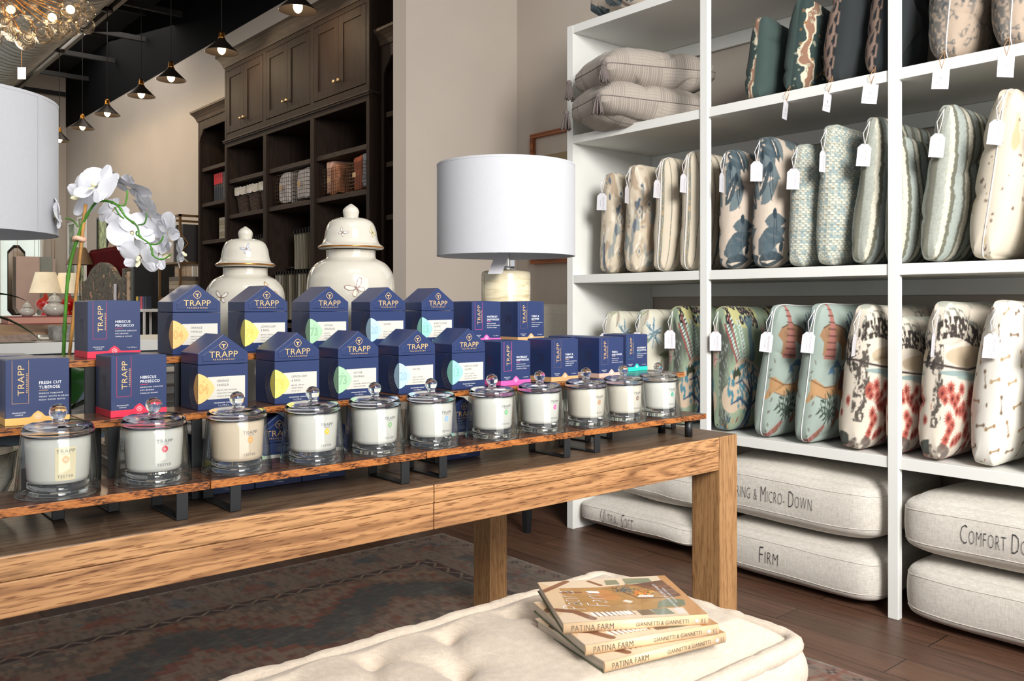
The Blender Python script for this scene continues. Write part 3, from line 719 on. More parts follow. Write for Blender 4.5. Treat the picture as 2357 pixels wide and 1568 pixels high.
def add_tag(root, p, style, ang, drop=None):
    """hanging swing tag with its string, a part of the pillow"""
    x, y, z = p; d = drop or (.075 if style == 1 else .05)
    W, H_ = (.047, .080) if style == 1 else (.052, .072)
    if style == 1: pts = [(-W / 2, -H_), (W / 2, -H_), (W / 2, -.014), (W / 2 - .013, 0), (-W / 2 + .013, 0), (-W / 2, -.014)]
    else: pts = [(-W / 2, -H_), (W / 2, -H_), (W / 2, 0), (-W / 2, 0)]
    ca, sa = math.cos(ang - PI / 2), math.sin(ang - PI / 2)
    fn = lambda a, b_, c_=0: (x - .016 + a * ca - c_ * sa * -1, y + a * sa - c_ * ca, z - d + b_)
    mb = MB(); n = len(pts); vs = [fn(a, b_, 0) for a, b_ in pts] + [fn(a, b_, -.0012) for a, b_ in pts]
    mb.add(vs, [tuple(range(n)), tuple(reversed(range(n, 2 * n)))] + [(i, i + n, (i + 1) % n + n, (i + 1) % n) for i in range(n)])
    t = mb.build('price_tag', M_tagw, root); k = MB()
    if style == 1: k.text(T('EDWARDS', .0122, 'CENTER', -.015, 1.0), lambda a, b_: fn(.004 + b_, -H_ / 2 - .006 - a, .0012)).text(T('HOME & INTERIORS', .0036, 'CENTER'), lambda a, b_: fn(-.006 + b_, -H_ / 2 - .006 - a, .0012))
    else: k.text(T('Home Pillow Cover', .0052, 'CENTER'), lambda a, b_: fn(a, -.052 + b_, .0012)).text(T('$95.00', .0052, 'CENTER'), lambda a, b_: fn(a, -.061 + b_, .0012)).text(T('*', .03, 'CENTER'), lambda a, b_: fn(a, -.05 + b_, .0012))
    k.build('lettering', mat_tagink, t)
    MB().tube([(x + .004, y, z + .01), (x - .012, y - .006, z - d * .4), (x - .016, y, z - d - .004)], .0016 if style == 1 else .001, 5).tube([(x + .004, y, z + .01), (x - .02, y + .008, z - d * .5), (x - .016, y, z - d - .004)], .0014 if style == 1 else .001, 5).build('string', M_string if style == 1 else M_twine, t)
mat_tagink = mat('pale_grey_ink', (172, 168, 172), 0.7)

C_ikat, C_dash, C_brush, C_tweed, C_fr, C_st, C_palm, C_tree, C_saf, C_red, C_dart, C_strie, C_orn, C_leaf, C_toile = ikat(), dashed(), brush(), tweed(), fringe(), stained(), palm(), treelife(), safari(), redgarden(), darts(), strie(), ornate(), leafy(), toile()
zC, zD, zB = 1.2495, 0.569, 1.9346
X0 = 3.275
def row(z, name, label, y, cv, h=.5, th=.17, lean=0.0, dx=0.0, **k):
    return pillow(name, label, (X0 + dx, y, z), .5, h, th, cv, lean=lean, **k)
GC = 'pillows standing on the middle shelf'
row(zC, 'throw_pillow', 'taupe and blue abstract print pillow against the left end panel of the middle shelf', 2.855, C_ikat, .49, .15, .05, seed=1, group=GC)
row(zC, 'throw_pillow', 'taupe and blue abstract print pillow, second from the left end of the middle shelf', 2.69, C_ikat, .51, .17, .03, seed=2, group=GC, u0=.12, us=.85)
row(zC, 'throw_pillow', 'cream pillow with stitched dark green stripes beside the taupe print pillows', 2.525, C_dash, .52, .16, .06, seed=3, group=GC, pipe=M_string)
row(zC, 'throw_pillow', 'cream pillow with stitched dark green stripes next to the shelving post', 2.375, C_dash, .53, .155, .05, seed=4, group=GC, pipe=M_string)
row(zC, 'throw_pillow', 'beige pillow with blue brushstroke leaves just right of the post', 2.165, C_brush, .51, .16, .02, seed=5, group=GC)
row(zC, 'throw_pillow', 'beige pillow with blue brushstroke leaves beside the woven check pillows', 2.0, C_brush, .54, .17, .02, seed=6, group=GC, u0=.05, us=.9)
row(zC, 'throw_pillow', 'shorter blue and cream woven pillow beside the brushstroke leaf pillows', 1.852, C_tweed, .49, .145, .05, seed=7, group=GC, dx=.01)
row(zC, 'throw_pillow', 'taller blue and cream woven pillow on the middle shelf', 1.722, C_tweed, .545, .15, .04, seed=8, group=GC)
row(zC, 'throw_pillow', 'grey green pillow with frayed vertical stripes leaning beside the woven pillows', 1.585, C_fr, .55, .15, .10, seed=9, group=GC)
row(zC, 'throw_pillow', 'frayed stripe pillow mostly hidden behind the middle shelving post', 1.46, C_fr, .46, .12, .04, seed=10, group=GC, tagstyle=0)
row(zC, 'throw_pillow', 'frayed grey green stripe pillow just right of the middle shelving post', 1.335, C_fr, .55, .15, .12, seed=11, group=GC)
row(zC, 'throw_pillow', 'cream velvet pillow with faint brown stains leaning beside the frayed stripe pillow', 1.16, C_st, .57, .18, .14, seed=12, group=GC, pipe=M_string)
row(zC, 'throw_pillow', 'cream velvet pillow with stains at the right edge of the photo', .97, C_st, .58, .19, .13, seed=13, group=GC, pipe=M_string, u0=.1, us=.9)
GD = 'pillows standing on the lower shelf'
row(zD, 'throw_pillow', 'white pillow with green palm leaves nearest the end panel of the lower shelf', 2.83, C_palm, .51, .17, .02, seed=21, group=GD)
row(zD, 'throw_pillow', 'white pillow with blue lilies and palm leaves beside the tree print pillow', 2.635, C_palm, .52, .18, .04, seed=22, group=GD, u0=.1, us=.9)
row(zD, 'throw_pillow', 'green tree and flower print pillow left of the shelving post', 2.43, C_tree, .535, .18, .0, seed=23, group=GD)
row(zD, 'throw_pillow', 'green tree and flower print pillow right of the shelving post', 2.19, C_tree, .535, .18, .0, seed=24, group=GD)
row(zD, 'throw_pillow', 'pale aqua pillow printed with lion and palm beside the green tree pillow', 1.985, C_saf, .545, .17, .13, seed=25, group=GD, dx=-.02, pipe=M_string)
row(zD, 'throw_pillow', 'pale aqua pillow printed with lion and palm beside the red flower pillow', 1.80, C_saf, .55, .165, .13, seed=26, group=GD, dx=-.03, pipe=M_string)
row(zD, 'throw_pillow', 'white pillow with red flowers and dark hills left of the middle post', 1.605, C_red, .545, .19, .10, seed=27, group=GD, dx=-.03)
row(zD, 'throw_pillow', 'white pillow with red flowers mostly hidden behind the middle post', 1.455, C_red, .5, .12, .02, seed=28, group=GD, tagstyle=0, u0=.1, us=.8)
row(zD, 'throw_pillow', 'white pillow with red flowers and dark hills right of the middle post', 1.315, C_red, .555, .17, .07, seed=29, group=GD, dx=-.03, u0=.08, us=.9)
row(zD, 'throw_pillow', 'white pillow with small tan dumbbell marks beside the red flower pillow', 1.15, C_dart, .56, .18, .10, seed=30, group=GD, dx=-.02)
row(zD, 'throw_pillow', 'white pillow with small tan marks cut off by the right edge of the photo', .975, C_dart, .57, .17, .07, seed=31, group=GD, dx=-.02)
C_gv, C_ch, C_sl = solid((62, 78, 74)), solid((44, 49, 50)), solid((88, 92, 104), sc=14, amt=.5)
GB = 'pillows standing on the upper shelf'
def rowB(label, y, cv, cv2, h, th, lean, seed, yaw=.14, w=.4, dx=0, tagit=True, **k):
    return pillow('accent_pillow', label, (3.225 + dx, y, zB), w, h, th, cv, cv2, lean=lean, yaw=yaw, seed=seed, group=GB, tagstyle=2 if tagit else 0, **k)
rowB('dark green velvet pillow with patterned back, leftmost on the upper shelf', 2.055, C_gv, C_orn, .34, .15, .10, 41, tagit=False)
rowB('ornate brown and green floral pillow on the upper shelf', 1.885, C_orn, C_gv, .37, .15, .12, 42)
rowB('charcoal pillow with leaf print back beside the ornate floral pillow', 1.71, C_ch, C_leaf, .40, .16, .12, 43)
rowB('charcoal pillow with leaf print back next to the middle post', 1.545, C_ch, C_leaf, .43, .16, .12, 44)
rowB('taupe toile pillow with cream piping right of the middle post on the upper shelf', 1.30, C_toile, C_toile, .5, .19, .08, 45, w=.5, pipe=M_string, dx=.03)
rowB('taupe toile pillow with cream piping beside the slate blue pillow', 1.10, C_toile, C_toile, .5, .18, .06, 46, w=.5, pipe=M_string, dx=.03)
rowB('slate blue ruched pillow at the upper right edge', .91, C_sl, C_sl, .48, .17, .04, 47, w=.5, wr=2.2, dx=.03)
p = pillow('lumbar_pillow', 'blue brushstroke leaf pillow lying on top of the shelving unit', (3.26, 2.80, 2.478 + .09), .5, .34, .17, C_brush, lean=0, seed=50, tagstyle=0, wr=1.4); p.rotation_euler = (PI / 2, 0, -.3); p.location = (3.28, 2.9, 2.56)

def lying(label, loc, yaw, seed, tilt):
    p = pillow('lumbar_pillow', label, loc, .60, .36, .22, C_strie, seed=seed, tagstyle=0, wr=1.8, group='grey woven lumbar pillows', pipe=M_tass); p.rotation_euler = (PI / 2 + tilt[0], tilt[1], yaw)
    for sx, sz in ((-.295, .0), (-.295, .36)):
        mb = MB(); R = random.Random(seed)
        d = Vector((0, -1, 0))     # world down in the lying pillow's own axes
        b0 = Vector((sx - .012, -.0, sz)); mb.sphere(b0 + d * .01, .014, 10, 8)
        for k in range(26):
            a = R.random() * 6.3; r = R.uniform(.002, .012); tip = b0 + d * R.uniform(.08, .098) + Vector((math.cos(a), 0, math.sin(a))) * (r * 1.9 + .008)
            mb.tube([b0 + d * .01 + Vector((math.cos(a), 0, math.sin(a))) * r * .6, b0 + d * .045 + Vector((math.cos(a), 0, math.sin(a))) * (r + .007), tip], .0032, 5)
        mb.build('tassel', M_tass, p)
    return p
M_tass = mat('grey_yarn', (112, 102, 98), 0.95, bmp=.5, bscale=900)
p1 = lying('grey woven pillow with tassels, lower of the pair lying in the upper left bay', (3.19, 2.86, zB + .085), -.38, 61, (0, .03))
p2 = lying('grey woven pillow with tassels, upper of the pair lying in the upper left bay', (3.21, 2.87, zB + .245), -.34, 62, (0, -.02))
add_tag(p1, (-.30, .03, .36), 2, .4) if False else None

# ---- seat cushions on the floor
def box_cushion(name, label, x0, y0, y1, z0, z1, crown, seed, txt=None, ty=0, soft=1.0, ts=.085, tl=.1, depth=.58):
    root = thing(name, label, 'seat cushion', (x0, (y0 + y1) / 2, z0), group='linen seat cushions on the floor under the shelves')
    W, D, Hh = depth, y1 - y0, z1 - z0; n = 46
    g = np.linspace(-1, 1, n); A, B_ = np.meshgrid(g, g); faces = []
    def shape(P):   # P on the unit cube -> rounded, crowned box
        p = P.copy(); e = 9.0
        nrm = (np.abs(p) ** e).sum(-1, keepdims=True) ** (1 / e); s_ = p / nrm
        cr = (1 - p[..., 0] ** 2) * (1 - p[..., 1] ** 2)
        sd = (1 - p[..., 2] ** 2)
        x = s_[..., 0] * (W / 2 + .018 * sd * (1 - p[..., 1] ** 4)); y = s_[..., 1] * (D / 2 + .012 * sd)
        z = s_[..., 2] * (Hh / 2 - crown) + s_[..., 2] * crown * np.clip(cr, 0, 1) ** .6
        Q = np.stack([x, y, z], -1)
        Q += np.stack([vnoise3(Q, 7, seed), vnoise3(Q, 6, seed + 1), vnoise3(Q, 6, seed + 2)], -1) * .012 * soft
        return Q
    mb = MB()
    for ax, sg in ((0, -1), (0, 1), (1, -1), (1, 1), (2, -1), (2, 1)):
        o1, o2 = [a for a in range(3) if a != ax]; P = np.zeros((n, n, 3)); P[..., ax] = sg; P[..., o1] = A; P[..., o2] = B_
        Q = shape(P) + np.array([W / 2, 0, Hh / 2]); idx = np.arange(n * n).reshape(n, n); q = np.stack([idx[:-1, :-1], idx[:-1, 1:], idx[1:, 1:], idx[1:, :-1]], -1).reshape(-1, 4)
        if (ax != 1) == (sg < 0): q = q[:, ::-1]
        mb.add(Q.reshape(-1, 3), [tuple(map(int, f)) for f in q], 0, True)
    body = mb.build('cushion_cover', M_linen, root)
    bv = BVHTree.FromPolygons([Vector(v) for v in mb.v], mb.f)
    for zz in (-.62, .62):
        L = []
        for k in range(120):
            a = k / 120 * 4; i = int(a); f = a - i; c = [(-1, -1), (1, -1), (1, 1), (-1, 1)]; x = c[i][0] * (1 - f) + c[(i + 1) % 4][0] * f; y = c[i][1] * (1 - f) + c[(i + 1) % 4][1] * f
            L.append(tuple(shape(np.array([[[x, y, zz]]]))[0, 0] * np.array([1.0, 1.0, 1.0]) + np.array([W / 2, 0, Hh / 2])))
        MB().tube(L, .0022, 5, closed=True).build('welt', M_linen, root)
    if txt:
        k = MB(); 
        def fn(a, b_):
            yy = ty - a; h = bv.ray_cast(Vector((-1, yy - (y0 + y1) / 2, Hh * .5 + b_)), Vector((1, 0, 0))); return ((h[0].x if h[0] else 0) - (.0028 if soft < 1.5 else .006), yy - (y0 + y1) / 2, Hh * .5 + b_)
        sc = 1.0
        for ps in (0, 1):
          cx = 0
          for word, first in txt:
            for j, ch in enumerate(word):
                s_ = ts if (j == 0 and first) else ts * .72; tt = T(ch, s_, 'LEFT', -.022, .42 * sc, shear=0.06, res=2, cuts=3 if ps else 0)
                xs = [v[0] for v in tt[0]] or [0]; wd = max(xs) - min(xs); (k if ps else MB()).text(tt, (lambda c0: (lambda a, b_: fn(c0 + a - min(xs), b_ - ts * .3 + (0 if s_ == ts else ts * .03))))(cx)); cx += wd + ts * .06 * sc
            cx += ts * .13 * sc
          sc = tl / cx
        k.build('lettering', M_ink, root)
    return root
M_ink = mat('charcoal_ink', (52, 50, 54), 0.8)
box_cushion('seat_cushion', 'soft linen seat cushion lettered ULTRA-SOFT lying on the floor', 3.03, 2.34, 3.03, .003, .19, .045, 70, [('ULTRA-', True), ('SOFT', True)], 2.853, 2.0, .092, .225)
box_cushion('seat_cushion', 'linen seat cushion stacked on the ULTRA-SOFT cushion', 3.05, 2.27, 2.86, .185, .40, .04, 71, None, 0, 1.8)
box_cushion('seat_cushion', 'linen seat cushion lettered FIRM at the bottom of its stack', 3.0, 1.50, 2.20, .003, .225, .02, 72, [('FIRM', True)], 1.964, .6, .098, .108)
box_cushion('seat_cushion', 'linen seat cushion lettered SPRING & MICRO-DOWN on the FIRM cushion', 3.0, 1.50, 2.23, .222, .485, .03, 73, [('SPRING', True), ('&', False), ('MICRO-', True), ('DOWN', True)], 2.108, 1.0, .095, .39)
box_cushion('seat_cushion', 'plain linen seat cushion under the COMFORT DOWN cushion', 2.985, .66, 1.40, .003, .232, .02, 74, None, 0, .6)
box_cushion('seat_cushion', 'linen seat cushion lettered COMFORT DOWN right of the middle post', 2.985, .67, 1.405, .228, .475, .035, 75, [('COMFORT', True), ('DOWN', True)], 1.198, 1.2, .095, .27)
# ================================================================== rug, ottoman, books
def rug_canvas(w, h):
    c = Cv(w, h, 230, (120, 100, 84)); rng = random.Random(11)
    n = c.noi(6, 26, 2); c.mixin(np.clip((n - .45) * 3, 0, 1) * .5, (132, 98, 80)); c.mixin(np.clip((c.noi(5, 20, 7) - .5) * 4, 0, 1) * .5, (104, 104, 100))
    blue, rust, dark, sand = (58, 68, 74), (128, 72, 52), (46, 26, 24), (140, 118, 98)
    def frame(d, t, col, al=1.0):
        m = (np.minimum(np.minimum(c.X, w - c.X), np.minimum(c.Y, h - c.Y))); c.mixin(((m > d) & (m < d + t)) * al, col)
    frame(0, .012, (150, 140, 128)); frame(.012, .30, (126, 108, 94), .6)
    frame(.30, .05, dark, .9)
    e = np.minimum(np.minimum(c.X, w - c.X), np.minimum(c.Y, h - c.Y)); s_ = np.where(np.minimum(c.Y, h - c.Y) < np.minimum(c.X, w - c.X), c.X, c.Y)
    z = np.abs(((s_ * 11) % 1) - .5) * 2; c.mixin((np.abs((e - .305) / .04 - z) < .18) * (e > .305) * (e < .345) * .9, (164, 142, 118))
    # border blooms
    for side in range(4):
        L = w if side % 2 == 0 else h; k = .2
        while k < L - .1:
            x, y = {0: (k, .16), 1: (w - .16, k), 2: (k, h - .16), 3: (.16, k)}[side]
            if int(k * 10) % 3 == 0: c.ell(x, y, .10, .05, rust, al=.7); c.ell(x, y, .07, .034, (150, 130, 110), al=.8); c.line([(x - .16, y), (x + .16, y)], .01, rust)
            else:
                for _ in range(7): c.poly([(x + rng.uniform(-.1, .1), y + rng.uniform(-.08, .08)) for _ in range(4)], rng.choice((blue, (92, 100, 106), rust)), .55)
            k += .27
        k = .06
        while k < L:
            x, y = {0: (k, .045), 1: (w - .045, k), 2: (k, h - .045), 3: (.045, k)}[side]
            for dx, dy in ((-.012, 0), (.012, 0), (0, .012), (0, -.012)): c.ell(x + dx, y + dy, .006, .006, dark)
            k += .085
    # field: stepped diamonds
    m = (e > .36) * 1.0; c.mixin(m * .8, (56, 60, 62)); c.mixin(m * np.clip((c.noi(9, 18, 4) - .55) * 10, 0, 1) * .5, (112, 104, 92))
    for j in range(-1, 8):
        for i in range(-1, 8):
            cx, cy = .36 + .75 * i + (j % 2) * .375, .36 + .52 * j; 
            d = np.abs(np.round((c.X - cx) * 28) / 28) / .42 + np.abs(np.round((c.Y - cy) * 28) / 28) / .30
            c.mixin(((d < .98)) * m * .95, rust if (i + j) % 2 else (120, 88, 68)); c.mixin((d < .84) * m, (136, 110, 90)); c.mixin((np.abs(d - .6) < .03) * m * .8, rust); c.mixin((d < .34) * m * .7, (92, 82, 76)); c.mixin((np.abs(d - .18) < .04) * m, sand)
    c.mixin(np.clip((c.noi(90, 30, 9) - .5) * 6, 0, 1) * .35, (60, 50, 44)); c.mixin(np.clip((c.noi(60, 14, 19) - .62) * 8, 0, 1) * .5, (120, 60, 48)); c.mixin(np.clip((c.noi(40, 120, 29) - .5) * 5, 0, 1) * .22, (160, 146, 130))
    return c
RX0, RX1, RY0, RY1 = -1.2, 2.46, -.5, 3.37
c = rug_canvas(RX1 - RX0, RY1 - RY0); nx, ny = 730, 770
U, V = np.meshgrid(np.linspace(0, 1, nx), np.linspace(0, 1, ny)); P = np.stack([RX0 + U * (RX1 - RX0), RY0 + V * (RY1 - RY0), U * 0 + .009], -1)
rg = grid_mesh('area_rug', P, c.sample(U, V), painted('rug_pile', .95, .5, 900.0), flip=False)
tag(rg, 'faded brown and blue patterned area rug under the table and ottoman', 'rug')
MB().box(RX0, RX1, RY0, RY1, .0005, .0085).build('rug_backing', mat('jute_backing', (120, 106, 90), .95), rg)

# ---- tufted bench ottoman
OX0, OX1, OY0, OY1, OZ = -.95, 1.375, .835, 1.295, .525
root = thing('bench_ottoman', 'oatmeal tufted bench ottoman with rolled seam edges in the foreground', 'ottoman', ((OX0 + OX1) / 2, (OY0 + OY1) / 2, .01))
loc = np.array([(OX0 + OX1) / 2, (OY0 + OY1) / 2, .01])
nx, ny = 420, 130; U, V = np.meshgrid(np.linspace(0, 1, nx), np.linspace(0, 1, ny)); X = OX0 + U * (OX1 - OX0); Y = OY0 + V * (OY1 - OY0)
ed = np.minimum(np.minimum(X - OX0, OX1 - X), np.minimum(Y - OY0, OY1 - Y)); Z = OZ - .022 + .050 * np.clip(ed / .07, 0, 1) ** .6 + .004 * np.clip(ed / .2, 0, 1)
k = 0
for i in range(18):
    for j in range(3):
        tx = OX1 - .19 - i * .15; ty = OY0 + .10 + j * .13 + (0 if j % 2 == 0 else 0); tx -= .075 * (j % 2)
        if tx < OX0 + .08: continue
        if tx > .86 and ty < 1.1: continue
        d = np.hypot(X - tx, Y - ty); Z -= .026 * np.exp(-(d / .034) ** 1.4)
        for (ax, ay) in ((.075, .13), (-.075, .13)):    # pulled folds towards the next row
            q = np.clip(((X - tx) * ax + (Y - ty) * ay) / (ax * ax + ay * ay), 0, 1); dd = np.hypot(X - tx - q * ax, Y - ty - q * ay)
            if j < 2: Z -= .009 * np.exp(-(dd / .016) ** 2)
Pn = np.stack([X, Y, Z], -1); Pn[..., 2] += vnoise3(Pn, 9, 3) * .005 * np.clip(ed / .05, 0, 1)
mb = MB(); idx = np.arange(nx * ny).reshape(ny, nx); q = np.stack([idx[:-1, :-1], idx[:-1, 1:], idx[1:, 1:], idx[1:, :-1]], -1).reshape(-1, 4)
mb.add((Pn - loc).reshape(-1, 3), [tuple(map(int, f)) for f in q], 0, True); mb.build('tufted_top', M_ott, root)
top_bv = BVHTree.FromPolygons([Vector(v) for v in Pn[::3, ::3].reshape(-1, 3)], [tuple(map(int, f)) for f in (lambda I: np.stack([I[:-1, :-1], I[:-1, 1:], I[1:, 1:], I[1:, :-1]], -1).reshape(-1, 4))(np.arange(len(range(0, ny, 3)) * len(range(0, nx, 3))).reshape(len(range(0, ny, 3)), -1))])
def side_loop(z, off, wav, seed, n=420):
    R = []; per = [(OX0, OY0), (OX1, OY0), (OX1, OY1), (OX0, OY1)]; Ls = [OX1 - OX0, OY1 - OY0, OX1 - OX0, OY1 - OY0]; tot = sum(Ls)
    for k in range(n):
        s_ = k / n * tot; i = 0
        while s_ > Ls[i]: s_ -= Ls[i]; i += 1
        f = s_ / Ls[i]; a, b_ = per[i], per[(i + 1) % 4]; x = a[0] + (b_[0] - a[0]) * f; y = a[1] + (b_[1] - a[1]) * f
        w1 = float(vnoise3(np.array([x, y, z + seed]), 14, seed)) * wav; w2 = float(vnoise3(np.array([x, y, z + seed + 5]), 30, seed)) * wav * .6
        nxn, nyn = [(0, -1), (1, 0), (0, 1), (-1, 0)][i]; o_ = off + w1 * .7
        # round the corner
        cr = min(f, 1 - f) * Ls[i]; pull = .012 * max(0, 1 - cr / .03) ** 2
        R.append((x + nxn * (o_ - pull) , y + nyn * (o_ - pull), z + w1 + w2))
    return R
bands = [(.525, .012), (.44, .03), (.43, .012), (.29, .034), (.17, .012), (.15, .03), (.02, .014)]
zs = np.concatenate([np.linspace(.012, .515, 90)]); rows = []
def bulge(z):
    for a, b_ in ((.012, .16), (.16, .31), (.31, .425), (.425, .515)):
        if a <= z <= b_: return .004 + .034 * math.sin(PI * (z - a) / (b_ - a)) ** .6 if b_ > a else 0
    return .004
mb = MB(); vs = []; n = 420
for z in zs:
    b_ = bulge(z); L = side_loop(float(z), b_, .006, 4); vs += L
fs = [(i * n + k, i * n + (k + 1) % n, (i + 1) * n + (k + 1) % n, (i + 1) * n + k) for i in range(len(zs) - 1) for k in range(n)]
mb.add([(x - loc[0], y - loc[1], z - loc[2]) for x, y, z in vs], fs, 0, True); mb.build('side_upholstery', M_ott, root)
for z, r in ((.513, .015), (.425, .011), (.31, .011), (.16, .011), (.022, .012)):
    L = side_loop(z, .012, .016 if z < .5 else .003, 9); rr = [r * (.9 + .35 * (float(vnoise3(np.array(p), 60, 2)) + .5)) for p in L]
    MB().tube([(x - loc[0], y - loc[1], z_ - loc[2]) for x, y, z_ in L], rr, 8, closed=True).build('rolled_edge', M_ott, root)
MB().box(-.5 * (OX1 - OX0) + .02, .5 * (OX1 - OX0) - .02, -.21, .21, 0, .02).build('base', M_blackm, root)

# ---- three copies of one book
def cover_canvas():
    c = Cv(.235, .2, 1500, (178, 132, 66)); n = c.noi(70, 90, 3); W, H_ = .235, .2
    c.mixin(np.clip((n - .4) * 3, 0, 1) * .35, (140, 98, 44))
    c.poly([(0, .165), (.1, .155), (.235, .17), (.235, .2), (0, .2)], (224, 204, 176)); c.poly([(0, 0), (.235, 0), (.235, .038), (.1, .034), (.03, .045), (0, .06)], (222, 198, 168)); c.poly([(0, .03), (.022, .06), (.03, .16), (0, .2)], (214, 184, 146))
    br = (122, 72, 34)
    c.line([(.0, .15), (.05, .195)], .012, br); c.line([(0, .06), (.03, .045), (.05, .012)], .014, br); c.line([(.09, .19), (.105, .165)], .008, br); c.line([(.06, .135), (.03, .14)], .008, br)
    for k in range(9): x = .055 + k * .009 - k * k * .0002; c.poly([(x, .02), (x + .006, .02), (x + .003, .036), (x - .003, .036)], (240, 238, 232)); c.line([(x + .0075, .018), (x + .003, .038)], .0022, br)
    c.poly([(.13, .012), (.155, .012), (.15, .036), (.128, .036)], (120, 96, 66)); c.poly([(.155, .01), (.185, .01), (.18, .036), (.152, .036)], (118, 124, 104)); c.poly([(.19, .01), (.205, .01), (.205, .034), (.19, .034)], (226, 216, 204))
    c.poly([(.205, 0), (.235, 0), (.235, .2), (.22, .2)], (190, 136, 78)); 
    c.poly([(.165, .04), (.215, .044), (.222, .07), (.2, .08), (.178, .07)], (112, 118, 90)); c.poly([(.15, .165), (.2, .165), (.2, .19), (.152, .195)], (126, 134, 106)); c.poly([(.115, .165), (.14, .165), (.14, .19), (.118, .19)], (120, 128, 102))
    c.poly([(.16, .16), (.22, .175), (.225, .09), (.205, .085), (.19, .12)], (98, 58, 34)); 
    for y in (.1, .12, .14): c.line([(.19, y), (.225, y + .005)], .003, (150, 100, 58))
    c.line([(.15, .16), (.178, .15), (.195, .125), (.198, .095)], .006, (128, 76, 38))
    for x, y in ((.098, .128), (.104, .1)): c.ell(x, y, .018, .012, (198, 132, 66)); c.line([(x - .03, y), (x - .014, y)], .006, (186, 118, 56))
    c.poly([(.085, .106), (.12, .108), (.118, .12), (.086, .118)], (190, 124, 60)); c.line([(.122, .15), (.15, .09), (.2, .085)], .004, (110, 70, 40))
    R = random.Random(1)
    for _ in range(110): c.ell(.14 + R.gauss(0, .008), .135 + R.gauss(0, .009), .0016, .0016, R.choice(((70, 82, 90), (96, 108, 112), (58, 66, 50))))
    for _ in range(90): c.ell(.166 + R.gauss(0, .007), .115 + R.gauss(0, .007), .0024, .0024, R.choice(((232, 138, 30), (240, 170, 40), (220, 104, 22), (70, 96, 40))))
    c.poly([(.15, .096), (.176, .092), (.18, .102), (.156, .106)], (228, 222, 214)); c.poly([(.118, .08), (.13, .07), (.137, .078), (.126, .086)], (232, 224, 210)); return c
CVB = cover_canvas()
M_page = mat('page_edges', (188, 178, 164), .9, var=.12, vscale=400, stretch=(.05, .05, 3)); M_spine = mat('spine_paper', (214, 182, 144), .45, var=.08, vscale=14); M_ivory = mat('ivory_board', (206, 196, 178), .6); M_sage = mat('sage_board', (100, 108, 84), .6)
def make_book(label, loc, rz):
    r = thing('cookbook', label, 'book', loc, rz, 'matching hardcover books on the ottoman'); W, D, t = .240, .203, .0167
    MB().box(.002, W - .003, .003, D - .006, .0018, t - .0018).build('page_block', M_page, r)
    mb = MB().box(0, W, 0, D, 0, .0018).build('back_cover', M_sage, r)
    MB().prism([(0, 0), (t * .0, t * .0), (-.0025, t * .25), (-.003, t * .5), (-.0025, t * .75), (0, t), (.0015, t), (.0015, 0)][1:], 0, W, 'YZ', 0, True).build('spine', M_spine, r)
    n, m = 201, 236; U, V = np.meshgrid(np.linspace(0, 1, m), np.linspace(0, 1, n)); P = np.stack([U * W, V * D, U * 0 + t + .0002], -1)
    cv = grid_mesh('front_cover', P, CVB.sample(U, V), M_gloss, r); MB().box(0, W, 0, D, t - .0018, t).build('cover_board', M_ivory, cv)
    k = MB().text(T('Patina', .062, 'LEFT', -.03, .66, shear=.4), lambda x, y: (.052 - y * .9, .048 + x, t + .0006)).text(T('Farm', .062, 'LEFT', -.03, .66, shear=.4), lambda x, y: (.096 - y * .9, .056 + x, t + .0006))
    k.text(T('BROOKE GIANNETTI & STEVE GIANNETTI', .0072, 'LEFT'), lambda x, y: (.196 - y - x * .0 + .008, .03 + x * .95, t + .0006)).text(T('Foreword by friends of the farm', .0058, 'LEFT', shear=.3), lambda x, y: (.2125 - y, .06 + x, t + .0006))
    k.build('cover_lettering', M_white, cv)
    s_ = MB().text(T('PATINA FARM', .0135, 'LEFT', -.012, .78, spacing=1.08), F(.012, -.0036, .0042)).text(T('GIANNETTI & GIANNETTI', .0092, 'LEFT', -.01, .8, spacing=1.05), F(.118, -.0036, .0055)).text(T('GIBBS', .003, 'LEFT'), FV(W - .010, -.0036, .0035)).text(T('SMITH', .003, 'LEFT'), FV(W - .005, -.0036, .0035))
    sp = [o for o in r.children if o.name.startswith('spine')][0]; s_.build('spine_lettering', M_spink, sp)
    bd = MB(); P = [(0, -.003), (.0022, -.0005), (.004, -.001), (.0028, .0015), (.0008, .003), (0, .0042), (-.0008, .003), (-.0028, .0015), (-.004, -.001), (-.0022, -.0005)]
    bd.add([(W - .020 + a, -.0037, .008 + b_) for a, b_ in P], [tuple(range(10))]); bd.build('spine_emblem', M_white, sp)
    return r
M_spink = mat('grey_spine_ink', (92, 84, 74), .6)
b1 = make_book('hardcover farm book, topmost of the stack of three, cover fully visible', (.953, .983, .5895), -.540)
make_book('hardcover farm book in the middle of the stack of three', (.948, .930, .5725), -.338)
make_book('hardcover farm book at the bottom of the stack on the ottoman', (.955, .897, .5555), -.203)

